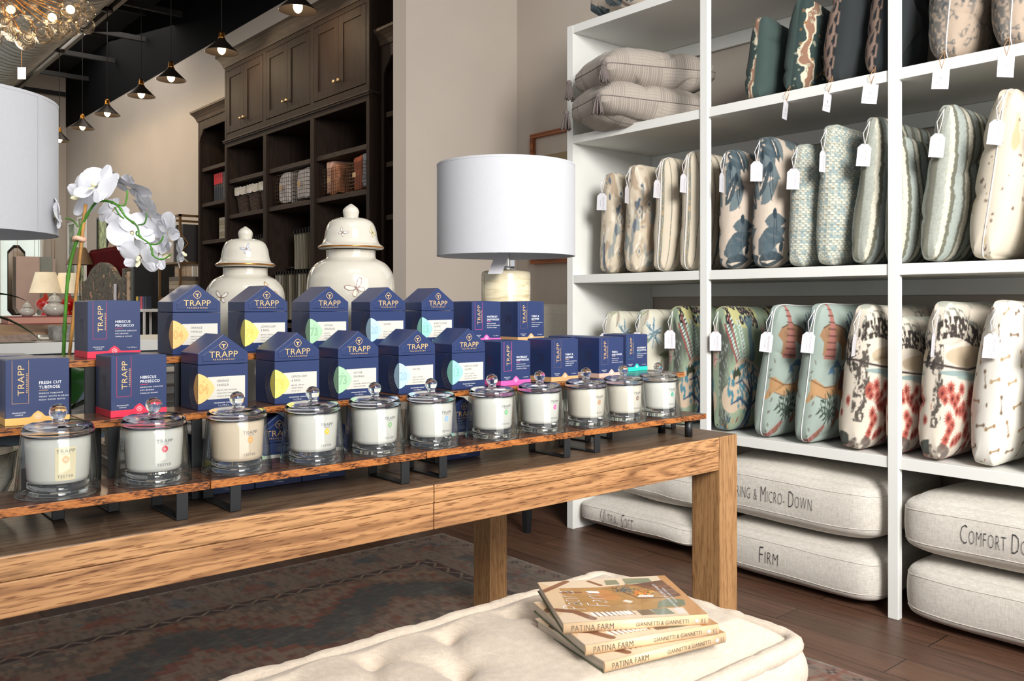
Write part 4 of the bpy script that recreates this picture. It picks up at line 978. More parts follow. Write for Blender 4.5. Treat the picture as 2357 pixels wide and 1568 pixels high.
# ================================================================== table
TB = thing('display_table', 'long chunky oak parsons table holding the candle display', 'table', (1.0, 1.9, 0))
def tb(mb, name, m, bev=.002, parent=TB):
    mb.v = [(x - 1.0, y - 1.9, z) for x, y, z in mb.v]; return mb.build(name, m, parent, bevel=bev)
TY0, TY1 = 1.37, 2.41
for x0, x1 in ((-1.6, .981), (.983, 1.974)):
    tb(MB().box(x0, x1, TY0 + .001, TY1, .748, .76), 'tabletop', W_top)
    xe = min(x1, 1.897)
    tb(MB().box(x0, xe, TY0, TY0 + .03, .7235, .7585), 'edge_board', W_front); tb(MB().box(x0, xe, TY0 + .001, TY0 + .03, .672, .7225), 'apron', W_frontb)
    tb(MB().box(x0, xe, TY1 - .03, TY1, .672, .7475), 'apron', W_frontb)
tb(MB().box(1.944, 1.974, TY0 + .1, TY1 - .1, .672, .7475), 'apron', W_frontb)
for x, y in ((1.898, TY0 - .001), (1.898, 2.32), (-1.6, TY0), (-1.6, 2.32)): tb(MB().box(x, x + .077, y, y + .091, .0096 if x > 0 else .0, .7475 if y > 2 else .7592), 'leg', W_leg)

# ================================================================== riser shelves
def riser(x0, x1, y0, y1, z, t, fx, label, group, back=None, round_end=False):
    r = thing('riser_shelf', label, 'riser shelf', ((x0 + x1) / 2, (y0 + y1) / 2, .7605), group=group); cx, cy = (x0 + x1) / 2, (y0 + y1) / 2; o = .7605
    mb = MB(); mb.box(x0 - cx, x1 - cx, y0 - cy, y1 - cy, z - t - o, z - o, 0)
    mb.m = [0, 0, 1, 1, 1, 1]; mb.build('board', [W_rise, W_edge], r, bevel=.0008)
    for i, x in enumerate(fx):
        if round_end and i == len(fx) - 1:
            for yy in (y0 + .018, y1 - .02): MB().lathe([(.0, 0), (.010, 0), (.010, z - t - o), (0, z - t - o)], 20, (x - cx, yy - cy, 0)).build('leg', M_blackm, r)
            continue
        k = MB(); a, b_ = x - .0095 - cx, x + .0095 - cx; ya, yb = y0 + .002 - cy, y1 - .004 - cy; zt = z - t - o
        k.box(a, b_, ya, ya + .004, 0, zt).box(a, b_, yb - .004, yb, 0, zt).box(a, b_, ya + .004, yb - .004, 0, .0035).box(a, b_, ya + .004, yb - .004, zt - .0035, zt); k.build('frame', M_blackm, r, bevel=.001)
    return r
G1 = 'wood riser shelves on the table'
riser(.112, .555, 1.404, 1.532, .818, .0135, (.16, .511), 'low wood riser at the left holding two candle testers', G1)
riser(.557, .987, 1.404, 1.532, .818, .0135, (.600, .940), 'low wood riser holding the orange and yellow candle testers', G1)
riser(.989, 1.427, 1.404, 1.532, .818, .0135, (1.030, 1.377), 'low wood riser holding testers in the centre of the table', G1)
riser(1.429, 1.887, 1.404, 1.532, .818, .0135, (1.475, 1.835), 'low wood riser at the right end of the table', G1, round_end=True)
riser(-.04, .402, 1.536, 1.764, .9155, .0125, (.0, .36), 'middle tier wood riser under the FRESH CUT TUBEROSE box', G1)
riser(.405, 1.008, 1.536, 1.652, .9155, .0125, (.445, .585), 'middle tier wood riser under the ORANGE VANILLA box', G1)
riser(1.012, 1.616, 1.536, 1.652, .9155, .0125, (1.115, 1.58), 'middle tier wood riser under the front WATER box', G1)
riser(1.62, 1.965, 1.536, 1.764, .9155, .0125, (1.66, 1.92), 'middle tier wood riser at the far right end', G1)
riser(.405, 1.008, 1.657, 1.83, 1.0095, .0125, (.44, .598), 'top tier wood riser at the left under the HIBISCUS PROSECCO box', G1)
riser(1.012, 1.614, 1.657, 1.83, 1.0095, .0125, (1.06, 1.56), 'top tier wood riser under the WATERLILY DRIFTWOOD box', G1)

# ================================================================== candle boxes
BW, BD = .0945, .085
def diamond(cx, cy, rx, ry, n=40, e=1.45):
    return [(cx + rx * math.copysign(abs(math.cos(a)) ** (2 / e), math.cos(a)), cy + ry * math.copysign(abs(math.sin(a)) ** (2 / e), math.sin(a))) for a in [2 * PI * k / n for k in range(n)]]
def ring2(pts, w):
    n = len(pts); cx = sum(p[0] for p in pts) / n; cy = sum(p[1] for p in pts) / n
    q = [(cx + (x - cx) * (1 - w), cy + (y - cy) * (1 - w)) for x, y in pts]; return pts + q, [(i, (i + 1) % n, (i + 1) % n + n, i + n) for i in range(n)]
_cm = {}
def cmat(col, nm='ink'):
    k = tuple(col)
    if k not in _cm: _cm[k] = mat(nm, col, .5, var=.02)
    return _cm[k]
def lines(mb, rows, x, y0, z0, size, step, off=0.0, sx=1.0, mi=0, al='LEFT', sp=1.1):
    for i, s_ in enumerate(rows): mb.text(T(s_, size, al, off, sx, spacing=sp, res=2), F(x, y0, z0 - i * step), mi)
def logo(mb, cx, y, cz, s=1.0, mi=0):
    v, f = ring2(diamond(cx, cz, .0085 * s, .0085 * s, 32, 1.5), .12); mb.add([(a, y, b_) for a, b_ in v], f, mi)
    mb.add([(cx + a * s, y, cz + b_ * s) for a, b_ in ((-.0042, .0022), (.0042, .0022), (.0032, .0004), (.0008, .0006), (.0012, -.0046), (-.0012, -.0046), (-.0008, .0006), (-.0032, .0004))], [tuple(range(8))], mi)
def house_box(label, loc, num, name, notes, col, cold, inkcol, group, grp_name='candle_gift_box'):
    r = thing('candle_gift_box', label, 'candle box', loc, group=group)      # origin: front left bottom corner
    MB().box(0, BW, 0, BD, 0, .0815).build('box_body', M_navy, r, bevel=.0006)
    e, ap, z0 = .1025, .137, .0822
    mb = MB().prism([(0, z0), (BW, z0), (BW, e), (BW / 2, ap), (0, e)], 0, BD); lid = mb.build('lid', M_navy, r, bevel=.0009)
    k = MB(); i_ = .008      # embossed gable panel
    P = [(i_, z0 + .006), (BW - i_, z0 + .006), (BW - i_, e - .003), (BW / 2, ap - .013), (i_, e - .003)]
    k.prism(P, -.0009, .0005); k.build('embossed_panel', M_navy, lid, bevel=.0008)
    g = MB(); logo(g, BW / 2, -.0013, .1165, .95); g.text(T('TRAPP', .0165, 'CENTER', -.008, 1.12, spacing=1.02), F(BW / 2, -.0013, .0945)); lines(g, ['FRAGRANCES'], BW / 2, -.0013, .0895, .0036, 0, 0.01, 1.2, 0, 'CENTER', 1.7); g.build('logo_lettering', M_gold, lid)
    lb = MB().box(.018, BW - .006, -.0004, .0, .0185, .0595).build('label', M_cream, r)
    t = MB(); lines(t, name, .0345, -.0008, .0495, .0062, .0075, 0, .85); lines(t, notes, .0345, -.0008, .0335, .0032, .0055, .01, 1.0, 0, 'LEFT', 1.35); t.build('lettering', M_grey, lb)
    md = MB(); cz = .039; rr = .0275; D = diamond(0, 0, 1, 1, 48, 1.52)
    fr = [(max(0, a) * .0305, cz + b_ * rr) for a, b_ in D]; fr2 = [(a, b_) for a, b_ in fr]; md.add([(a, -.0007, b_) for a, b_ in fr2], [tuple(range(48))], 0)
    sd = [(max(0, -a) * .019, cz + b_ * rr) for a, b_ in D]; md.add([(-.0007, a, b_) for a, b_ in sd], [tuple(range(48))], 0); md_o = md.build('medallion', cmat(col, 'medallion_ink'), r)
    n_ = MB().text(T(num, .024, 'LEFT', 0, .78, outline=.010, res=3), F(.0008, -.0011, .0305)).text(T('No.', .003, 'LEFT'), F(.008, -.0011, .051)); n_.build('outline_number', cmat(inkcol), md_o)
    w = MB(); 
    for q in range(5):
        a = 1.18 + q * .14; pts = [(-.0006, max(0, -x) * .019 * a + (q + 1) * .0016 * (1 if x < 0 else 0), cz + y_ * rr * a) for x, y_ in D if x < .02]; pts = [p for p in pts if .002 < p[2] < .08 and p[1] < BD - .002]
        seg = []; pts.sort(key=lambda p: p[2]); w.tube(pts, .00022, 4)
    w.build('contour_lines', cmat((84, 78, 84)), r)
    b_ = MB(); lines(b_, ['FRAGRANCED CANDLE', '7 oz (198 g) e'], BW / 2, -.0006, .0105, .0030, .0045, .01, 1.0, 0, 'CENTER', 1.15); b_.build('base_lettering', M_white, r)
    return r
def square_box(label, loc, num, name, notes, col, linecol, group, side=True, sideink=(90, 76, 78)):
    r = thing('candle_box', label, 'candle box', loc, group=group); W, D, Hh = .0925, .088, .103
    MB().prism([(0, 0), (W, 0), (W, Hh), (W * .97, Hh + .0012), (W * .5, Hh + .0026), (W * .03, Hh + .0012), (0, Hh)], 0, D).build('carton', M_navy, r, bevel=.0006)
    bz = .0115; b_ = MB().box(-.0004, W + .0004, -.0004, D, 0, bz); P = [(W * .5 + a, z) for a, z in ((-.016, bz - .001), (-.010, bz + .001), (-.006, bz + .006), (0, bz + .010), (.006, bz + .006), (.010, bz + .001), (.016, bz - .001))]
    b_.add([(a, -.0005, z) for a, z in P], [tuple(reversed(range(7)))]); bo = b_.build('coloured_band', cmat(col, 'band_ink'), r)
    x0, x1, z0, z1 = .009, .033, .034, Hh - .0005; f = MB(); w = .0005
    for a, c_, d, e in ((x0, x0 + w, z0, z1), (x1 - w, x1, z0, z1), (x0, x1, z0, z0 + w)): f.box(a, c_, -.0004, 0, d, e)
    f.build('panel_outline', cmat(linecol), r)
    MB().text(T('TRAPP', .0135, 'LEFT', -.008, 1.22, spacing=1.03), FV(.0265, -.0005, .0465)).text(T('FRAGRANCES', .0034, 'LEFT', .01, 1.1, spacing=1.5), FV(.0315, -.0005, .0505)).build('logo_lettering', M_gold, r)
    t = MB(); lines(t, name, .0475, -.0005, .0635, .0066, .0072, .012, .92); lines(t, notes, .0475, -.0005, .0475, .0031, .0052, .008, 1.0, 0, 'LEFT', 1.35); lines(t, ['FRAGRANCED', 'CANDLE'], .019, -.0005, .0185, .0028, .0035, .01, 1, 0, 'CENTER'); lines(t, ['7 oz (198 g) e'], .077, -.0005, .0165, .0028, 0, .01, 1, 0, 'CENTER'); t.build('lettering', M_white, r)
    MB().box(.0475, .0605, -.0005, 0, .0532, .0539).build('rule', cmat(col), r)
    v, ff = ring2(diamond(0, 0, .0046, .0046, 28, 1.6), .14); m_ = MB().add([(W * .5 + a, -.0009, bz + .0005 + z) for a, z in v], ff).text(T(num, .0048, 'CENTER', .01), F(W * .5, -.0009, bz - .0013)); m_.build('number', M_white, bo)
    if side:
        MB().text(T(num, .034, 'LEFT', 0, .72, outline=.008), FX(-.0005, .050, .046)).build('outline_number', cmat(sideink), r)
    return r
HB = dict(
    o=('04', ['ORANGE', 'VANILLA'], ['BRAZILIAN ORANGE', 'TAHITIAN VANILLA', 'TONKA BEAN'], (246, 190, 120), (230, 170, 90), (226, 150, 70)),
    l=('79', ['LEMON LEAF', '& BASIL'], ['MEYER LEMON', 'SWEET BASIL', 'WILD LILY'], (240, 226, 112), (230, 210, 80), (190, 160, 70)),
    v=('73', ['VETIVER', 'SEAGRASS'], ['GUAVA', 'SATSUMA MANDARIN', 'FRESH VETIVER'], (164, 204, 166), (80, 140, 100), (90, 140, 110)),
    w=('20', ['WATER'], ['FRESH OZONE', 'ROLLING WAVES', 'WHITE FLORALS'], (178, 210, 228), (120, 160, 190), (110, 150, 190)),
    b=('13', ["BOB'S FLOWER", 'SHOPPE'], ['FRESH FLORALS', 'CUT GREEN STEMS', 'WOODY ACCORDS'], (148, 214, 196), (60, 140, 110), (80, 150, 150)))
LB = dict(o='house shaped navy box with peach 04 ORANGE VANILLA label', l='house shaped navy box with yellow 79 LEMON LEAF & BASIL label', v='house shaped navy box with green 73 VETIVER SEAGRASS label', w='house shaped navy box with pale blue 20 WATER label', b="house shaped navy box with aqua 13 BOB'S FLOWER SHOPPE label")
Z2, Z3 = .916, 1.010
GH = 'house shaped candle boxes'
protos = {}
for k, x in zip('olvwb', (.593, .741, .878, 1.023, 1.164)):
    protos[k] = house_box(LB[k] + ', front row', (x, 1.556, Z2), *HB[k], GH)
for k, x in zip('olvwb', (.599, .744, .890, 1.041, 1.182)):
    dup(protos[k], (x, 1.70, Z3), label=LB[k] + ', back row', group=GH)
for k, x, lb in (('l', .604, 'navy house shaped box on the tabletop behind the orange candle tester'), ('v', .7005, 'navy house shaped box on the tabletop behind the yellow candle tester'), ('w', .797, 'navy house shaped box on the tabletop between the yellow and sage testers'), ('b', 1.146, 'navy house shaped box on the tabletop between the blue and green testers')):
    dup(protos[k], (x, 1.552, .7612), label=lb, group='house shaped candle boxes under the risers')
GS = 'square navy candle boxes'
tan, red, pink, brn, rose, teal = (240, 186, 104), (232, 44, 76), (244, 92, 168), (206, 160, 110), (214, 176, 160), (32, 190, 176)
fc = square_box('navy square box FRESH CUT TUBEROSE with tan band, front left', (.288, 1.556, Z2), '05', ['FRESH CUT', 'TUBEROSE'], ['FRENCH TUBEROSE', 'HEADY WHITE FLORALS', 'FRESH GREEN NOTES'], tan, (214, 164, 104), GS, False)
dup(fc, (.262, 1.662, Z2), label='navy square box standing directly behind the FRESH CUT TUBEROSE box', group=GS)
hb = square_box('navy square box HIBISCUS PROSECCO with red band, front row', (.445, 1.556, Z2), '75', ['HIBISCUS', 'PROSECCO'], ['HAWAIIAN HIBISCUS', 'RIPE MANGO', 'VANILLA HONEY'], red, (200, 50, 86), GS, True, (60, 26, 34))
dup(hb, (.446, 1.70, Z3), label='navy square box HIBISCUS PROSECCO with red band, back row on the top riser', group=GS)
wl = square_box('navy square box WATERLILY DRIFTWOOD with pink band, front row', (1.306, 1.556, Z2), '81', ['WATERLILY', 'DRIFTWOOD'], ['FRESH ACCORD', 'SEA SALT DRIFTWOOD', 'AQUATIC FLORAL'], pink, (226, 80, 150), GS, True, (150, 62, 100))
dup(wl, (1.333, 1.70, Z3), label='navy square box WATERLILY DRIFTWOOD with pink band, back row on the top riser', group=GS)
tl = square_box('navy square box TABAC & LEATHER with tan band, front row', (1.468, 1.556, Z2), '74', ['TABAC &', 'LEATHER'], ['TOBACCO ABSOLUTE', 'WARM LEATHER', 'AMBER MUSK'], brn, (120, 96, 92), GS, True, (92, 76, 78))
dup(tl, (1.484, 1.70, Z3), label='navy square box TABAC & LEATHER with tan band, back row beside the lamp', group=GS)
tk = square_box('navy square box TEAK & OUD WOOD with rose band, front row', (1.638, 1.556, Z2), '68', ['TEAK &', 'OUD WOOD'], ['MODERN TEAK', 'OUD WOOD', 'MADAGASCAR VANILLA'], rose, (124, 108, 116), GS, True, (100, 88, 98))
dup(tk, (1.640, 1.662, Z2), label='navy square box hidden behind the TEAK & OUD WOOD box, only its lid showing', group=GS)
wm = square_box('navy square box WATERMINT EUCALYPTUS with teal band, rightmost', (1.8515, 1.655, Z2), '61', ['WATERMINT', 'EUCALYPTUS'], ['ORGANIC WATERMINT', 'FRESH GREENS', 'EUCALYPTUS'], teal, (40, 130, 140), GS, False)

# ================================================================== candle testers under glass
def cloche_prof(r, h):
    pr = [(r, 0), (r * 1.0, .002), (r * .985, .012), (r * .86, h * .84), (r * .855, h * .90), (r * .84, h * .94), (r * .79, h * .975), (r * .70, h * .992), (r * .4, h), (.010, h + .001), (.006, h + .004)]
    i_ = .0028; inn = [(r * .4, h - .004), (r * .66, h - .005), (r * .75, h - .010), (r * .80 , h * .925), (r * .822, h * .88), (r * .985 - i_, .012), (r - i_, 0)]
    return pr, inn
def make_cloche(label, loc, group):
    r = thing('glass_cloche', label, 'glass cloche', loc, group=group); R, Hh = .0595, .108
    a, b_ = cloche_prof(R, Hh)
    MB().lathe(a[:4], 56).build('dome', M_glass, r)
    MB().lathe([(R * .86 - .0032, Hh * .84), (R * .985 - .0028, .012), (R - .0028, 0), (R, 0)], 56).build('inner_wall', M_glass2, r)
    MB().lathe([(R * .86, Hh * .8405), (R * .858, Hh * .885), (R * .846, Hh * .922), (R * .82, Hh * .954), (R * .775, Hh * .98), (R * .71, Hh * .998), (R * .60, Hh * 1.01), (R * .3, Hh * 1.018), (0, Hh * 1.02)], 64).lathe([(0, Hh * 1.02 - .0036), (R * .3, Hh * 1.018 - .0036), (R * .58, Hh * 1.01 - .004), (R * .68, Hh * .998 - .0042), (R * .735, Hh * .98 - .004), (R * .772, Hh * .95 - .003), (R * .795, Hh * .915), (R * .805, Hh * .88), (R * .81, Hh * .8405), (R * .86, Hh * .8405)], 64).build('dome_shoulder', M_solid, r)
    MB().tube([((R - .0014) * math.cos(q), (R - .0014) * math.sin(q), .0015) for q in [2 * PI * i / 64 for i in range(64)]], .0014, 8, closed=True).build('rim', M_solid, r)
    MB().lathe([(0, Hh + .0012), (.010, Hh + .0012), (.0075, Hh + .005), (.0085, Hh + .008)] , 24).sphere((0, 0, Hh + .0165), .0128, 28, 18).build('knob', M_solid, r)
    return r
M_glass2 = thin_glass('clear_glass_inner', edge=(214, 220, 218), edge_pow=.25)
def wrap(rad, z0, th0=-PI / 2):
    return lambda x, y: (rad * math.cos(th0 + x / rad), rad * math.sin(th0 + x / rad), z0 + y)
def make_tester(label, loc, col, num, group, tilt=0.0, pale=None, body=None):
    r = thing('tester_candle', label, 'candle', loc, tilt, group); R1, R0 = .0455, .0425; zb = .0195; Hh = .090
    MB().lathe([(0, 0), (R0 * .93, 0), (R0 * .985, .0025), (R0 + .0004, .008), (R0 + .0004, zb), (0, zb)], 48).build('glass_base', M_solid, r)
    w = MB().lathe([(0, zb + .0005), (R0 - .004, zb + .0005), (R0 - .0012, zb + .002), (R0 + .0006, zb + .008), (R1, Hh * .8), (R1, Hh - .002), (R1 - .0015, Hh), (R1 - .003, Hh - .006), (0, Hh - .007)], 48); w.build('frosted_jar', body or M_wax, r)
    MB().tube([(0, 0, Hh - .008), (.0005, 0, Hh + .002)], .001, 6).build('wick', M_string, r)
    rr = R1 + .0004; W = .0150
    def R(z): return R0 + (R1 - R0) * min(1, max(0, (z - .02) / (Hh * .8 - .02))) + .0005
    def fn(x, y): a = -PI / 2 + x / rr; q = R(y); return (q * math.cos(a), q * math.sin(a), y)
    if pale:
        g = MB(); vs = []; n = 8
        for j in range(7):
            for i in range(n + 1): p = fn(-W + 2 * W * i / n, .026 + .050 * j / 6); vs.append((p[0] * .9985, p[1] * .9985, p[2]))
        g.add(vs, [(j * (n + 1) + i, j * (n + 1) + i + 1, (j + 1) * (n + 1) + i + 1, (j + 1) * (n + 1) + i) for j in range(6) for i in range(n)], 0, True); g.build('label', cmat(pale), r)
    MB().text(T('TRAPP', .0082, 'CENTER', -.006, 1.15), lambda x, y: fn(x, .0675 + y)).text(T('TESTER', .0060, 'CENTER', 0, 1.1, spacing=1.15), lambda x, y: fn(x, .030 + y)).text(T('FRAGRANCES', .0016, 'CENTER', .01, 1.1, spacing=1.3), lambda x, y: fn(x, .0650 + y)).build('lettering', M_grey, r)
    D = diamond(0, 0, .0048, .0052, 28, 1.7); v, f = [fn(a * 1.1, .0575 + b_ * 1.1) for a, b_ in D], [tuple(range(28))]
    cen = fn(0, .0575); v = [cen] + v; f = [(0, i + 1, (i + 1) % 28 + 1) for i in range(28)]
    m_ = MB().add(v, f).text(T('______', .0024, 'CENTER', .01), lambda x, y: fn(x, .0385 + y)); m_.build('coloured_mark', cmat(col, 'mark_ink'), r)
    MB().text(T(num, .0045, 'CENTER', .0), lambda x, y: tuple(q * 1.002 if i < 2 else q for i, q in enumerate(fn(x, .0558 + y)))).build('number', M_white, r)
    return r
M_base = thin_glass('jar_base_glass', tint=(214, 222, 220), edge=(150, 165, 163), edge_pow=.4)
M_waxo = mat('warm_wax_glass', (212, 192, 168), .15, var=.02, coat=.5); M_waxp = mat('ivory_wax_glass', (206, 198, 186), .15, var=.01, coat=.5)
cands = [(.343, (214, 164, 90), '05', 'tan', (226, 212, 176), None, -.0), (.486, (212, 44, 66), '75', 'red', None, None, .06), (.628, (244, 166, 90), '04', 'orange', None, M_waxo, .1), (.774, (240, 200, 60), '79', 'yellow', None, None, .12), (.908, (150, 186, 140), '73', 'sage green', None, None, .16),
         (1.043, (150, 190, 232), '20', 'pale blue', None, None, .16), (1.206, (130, 194, 140), '13', 'leaf green', None, None, .06), (1.347, (236, 90, 170), '81', 'pink', None, None, .14), (1.498, (190, 142, 104), '74', 'light brown', None, M_waxp, .0), (1.631, (140, 104, 88), '68', 'dark brown', None, M_waxp, .06), (1.767, (44, 170, 140), '61', 'teal green', None, None, .03)]
for i, (x, col, num, nm, pale, body, tl_) in enumerate(cands):
    make_tester('white jar candle tester with a %s mark, under a glass cloche' % nm, (x, 1.467, .8182), col, num, 'tester candles on the low risers', tl_, pale, body)
ordn = ['leftmost cloche', 'second cloche from the left', 'third cloche from the left', 'fourth cloche from the left', 'fifth cloche from the left', 'middle cloche of the row', 'fifth cloche from the right', 'fourth cloche from the right', 'third cloche from the right', 'second cloche from the right', 'rightmost cloche']
c0 = None
for i, (x, col, num, nm, *_r) in enumerate(cands):
    lb = 'clear glass cloche with ball knob over the %s mark tester candle' % nm
    if c0 is None: c0 = make_cloche(lb, (x, 1.467, .8184), 'glass cloches on the low risers')
    else: dup(c0, (x, 1.467, .8184), label=lb)
# ================================================================== ginger jars
def butterfly(mb, fn, cx, cy, s, rot, wing=0, body=1):
    ca, sa = math.cos(rot), math.sin(rot)
    def q(x, y): return fn(cx + (x * ca - y * sa) * s, cy + (x * sa + y * ca) * s)
    up = [(0, 0), (.25, .5), (.7, .95), (1.15, 1.05), (1.2, .75), (.95, .35), (.5, .05)]; lo = [(0, 0), (.45, -.05), (.8, -.3), (.82, -.65), (.55, -.8), (.25, -.55)]
    for sg in (-1, 1):
        for w, m in ((up, wing), (lo, wing)):
            P = [q(sg * a, b_) for a, b_ in w]; mb.add(P, [tuple(range(len(P)))], m)
            n = len(w); cxx = sum(a for a, _ in w) / n; cyy = sum(b_ for _, b_ in w) / n
            O = [(a, b_) for a, b_ in w] + [(cxx + (a - cxx) * .84, cyy + (b_ - cyy) * .84) for a, b_ in w]
            P = [tuple(c * 1.0 for c in q(sg * a, b_)) for a, b_ in O]; P = [(x * 1.0006, y * 1.0006, z) for x, y, z in P]; mb.add(P, [(i, (i + 1) % n, (i + 1) % n + n, i + n) for i in range(n)], body)
            for t in (.35, .65, .85):
                e = w[int(n * t)]; P = [q(sg * a, b_) for a, b_ in ((0, 0), (e[0], e[1]), (e[0] + .05, e[1] - .04))]; mb.add([(x * 1.0006, y * 1.0006, z) for x, y, z in P], [(0, 1, 2)], body)
    P = [q(a, b_) for a, b_ in ((-.05, .4), (.05, .4), (.07, 0), (.03, -.6), (-.03, -.6), (-.07, 0))]; mb.add([(x * 1.001, y * 1.001, z) for x, y, z in P], [tuple(range(6))], body)
def ginger_jar(label, loc, s, zs, bf):
    """zs: heights of rim, neck, shoulder, widest; s scales the radii"""
    r = thing('ginger_jar', label, 'lidded jar', loc, group='white ginger jars on the table'); rim, top = zs
    nz = rim - .006
    body = [(0, 0), (.064 * s, 0), (.068 * s, .006), (.072 * s, .03), (.088 * s, nz * .35), (.104 * s, nz * .6), (.1105 * s, nz * .745), (.1115 * s, nz * .80), (.109 * s, nz - .070 * s), (.101 * s, nz - .050 * s), (.088 * s, nz - .034 * s), (.072 * s, nz - .025 * s), (.064 * s, nz - .021 * s), (.062 * s, nz - .014 * s), (.062 * s, nz)]
    def dens(p, k=6):
        o = []
        for i in range(len(p) - 1):
            p0 = p[max(0, i - 1)]; p1 = p[i]; p2 = p[i + 1]; p3 = p[min(len(p) - 1, i + 2)]
            for j in range(k):
                t = j / k; o.append(tuple(.5 * (2 * p1[c] + (p2[c] - p0[c]) * t + (2 * p0[c] - 5 * p1[c] + 4 * p2[c] - p3[c]) * t * t + (3 * p1[c] - p0[c] - 3 * p2[c] + p3[c]) * t ** 3) for c in (0, 1)))
        return [(max(0, a), b_) for a, b_ in o] + [p[-1]]
    B_ = body[:4] + dens(body[3:], 5)[1:]
    jb = MB().lathe(B_, 64).build('jar_body', M_porc, r)
    h = top - rim
    lid = [(.060 * s, rim - .004), (.080 * s, rim - .003), (.0825 * s, rim + .001), (.081 * s, rim + .005), (.072 * s, rim + .012 * s), (.067 * s, rim + .026 * s), (.063 * s, rim + .048 * s), (.054 * s, rim + .066 * s), (.038 * s, rim + .075 * s), (.020 * s, rim + .078 * s), (.0185 * s, rim + .080 * s)]
    fin = [(.0185 * s, rim + .080 * s), (.0200 * s, rim + .088 * s), (.0205 * s, rim + .094 * s), (.017 * s, rim + .102 * s), (.010 * s, rim + .108 * s), (.004 * s, rim + .112 * s), (0, rim + .114 * s)]
    lo = MB().lathe(lid[:4] + dens(lid[3:], 4)[1:], 64).build('lid', M_porc, r)
    MB().lathe(dens(fin, 4), 32).build('finial', M_porc, lo)
    MB().tube([(.0815 * s * math.cos(a), .0815 * s * math.sin(a), rim + .0015) for a in [2 * PI * k / 72 for k in range(72)]], .0022, 8, closed=True).build('gold_rim', M_goldr, lo)
    def on(prof):
        zz = [p[1] for p in prof]
        def R(z):
            best = 0
            for i in range(len(prof) - 1):
                a, b_ = prof[i], prof[i + 1]
                if min(a[1], b_[1]) <= z <= max(a[1], b_[1]) and abs(b_[1] - a[1]) > 1e-9: best = max(best, a[0] + (b_[0] - a[0]) * (z - a[1]) / (b_[1] - a[1]))
            return best + .0009
        return R
    Rb, Rl = on(B_), on(dens(lid, 4))
    for where, th, z, sz, rot, tint in bf:
        R = Rb if where == 'b' else Rl; r0 = R(z); k = MB()
        def fn(x, y): a = th + x / r0; q = R(z + y); return (q * math.cos(a), q * math.sin(a), z + y)
        butterfly(k, fn, 0, 0, sz, rot); k.build('painted_butterfly', [cmat(tint, 'butterfly_wing'), cmat((112, 84, 70), 'butterfly_line')], jb if where == 'b' else lo)
    return r
def ang_cam(x, y, off): return math.atan2(-y, -x) + off
gx, gy = 1.138, 1.952
ginger_jar('large white lidded ginger jar with gold rim and painted butterflies', (gx, gy, .7605), 1.0, (.490, .6), [('b', ang_cam(gx, gy, .12), .385, .020, .55, (236, 206, 188)), ('l', ang_cam(gx, gy, -.32), .525, .010, -.6, (206, 200, 196)), ('l', ang_cam(gx, gy, .95), .528, .011, -.9, (214, 206, 150))])
gx, gy = .862, 1.965
ginger_jar('small white lidded ginger jar with gold rim beside the large jar', (gx, gy, .7605), .815, (.438, .52), [('b', ang_cam(gx, gy, -.62), .362, .014, -.1, (214, 208, 200)), ('b', ang_cam(gx, gy, .62), .372, .018, -.7, (240, 190, 150)), ('l', ang_cam(gx, gy, .04), .474, .010, .5, (170, 176, 190))])

# ================================================================== table lamps
def table_lamp(label, loc, shade_r=.207, seam=.5, card=True):
    r = thing('table_lamp', label, 'lamp', loc, group='drum shade lamps on the table'); z0, z1 = .490, .762
    sh = MB().lathe([(shade_r, z0), (shade_r, z1)], 96).lathe([(shade_r - .004, z1), (shade_r - .004, z0)], 96).lathe([(shade_r, z1), (shade_r - .004, z1)], 96).lathe([(shade_r - .004, z0), (shade_r, z0)], 96)
    so = sh.build('shade', M_shade, r)
    MB().lathe([(shade_r + .0004, z0), (shade_r + .0004, z0 + .006)], 96).build('shade_trim', M_shade, so); MB().lathe([(shade_r + .0004, z1 - .006), (shade_r + .0004, z1)], 96).build('shade_trim', M_shade, so)
    a = seam; k = MB(); 
    vs = [(1.003 * shade_r * math.cos(a + d), 1.003 * shade_r * math.sin(a + d), z) for d in (-.035, 0, .035) for z in (z0, z1)]; k.add(vs, [(0, 1, 3, 2), (2, 3, 5, 4)], 0, True); k.build('shade_seam', M_shade, so)
    MB().tube([(math.cos(q) * .1, math.sin(q) * .1, z1 - .02) for q in (0,)] + [(0, 0, z1 - .02)], .0015, 5).tube([(-.203, 0, z1 - .012), (.203, 0, z1 - .012)], .0018, 6).tube([(0, -.203, z1 - .012), (0, .203, z1 - .012)], .0018, 6).build('shade_spider', M_steel, so)
    MB().lathe([(0, 0), (.071, 0), (.0735, .004), (.0735, .436), (.071, .443), (.066, .446), (0, .446)], 48).build('ceramic_base', M_lampc, r, bevel=0)
    MB().lathe([(0, .446), (.027, .446), (.027, .458), (.0, .458)], 32).lathe([(.008, .45), (.008, .56)], 16).build('neck', M_steel, r)
    MB().box(-.019, .019, -.019, .019, .458, .513).build('crystal_block', M_solid, r, bevel=.002)
    MB().lathe([(0, .54), (.013, .54), (.016, .57), (.016, .60), (0, .60)], 20).build('socket', M_steel, r)
    MB().sphere((0, 0, .645), .03, 20, 14, 0, (1, 1, 1.15)).build('bulb', M_shade, r)
    MB().lathe([(0, .74), (.004, .74), (.004, .764), (.016, .764), (.016, .768), (0, .768)], 20).box(-.013, .013, -.013, .013, .768, .785).build('finial', M_solid, r)
    if card:
        c = MB(); c.obox((-.07, -.05, .465), (.62, .35, .70), (-.45, .9, 0), (-.6, -.3, .7), .045, .022, .0006); t = c.build('price_tag', M_tagw, r); MB().tube([(-.045, -.032, .50), (-.015, -.012, .54)], .0012, 5).build('string', M_twine, t)
    return r
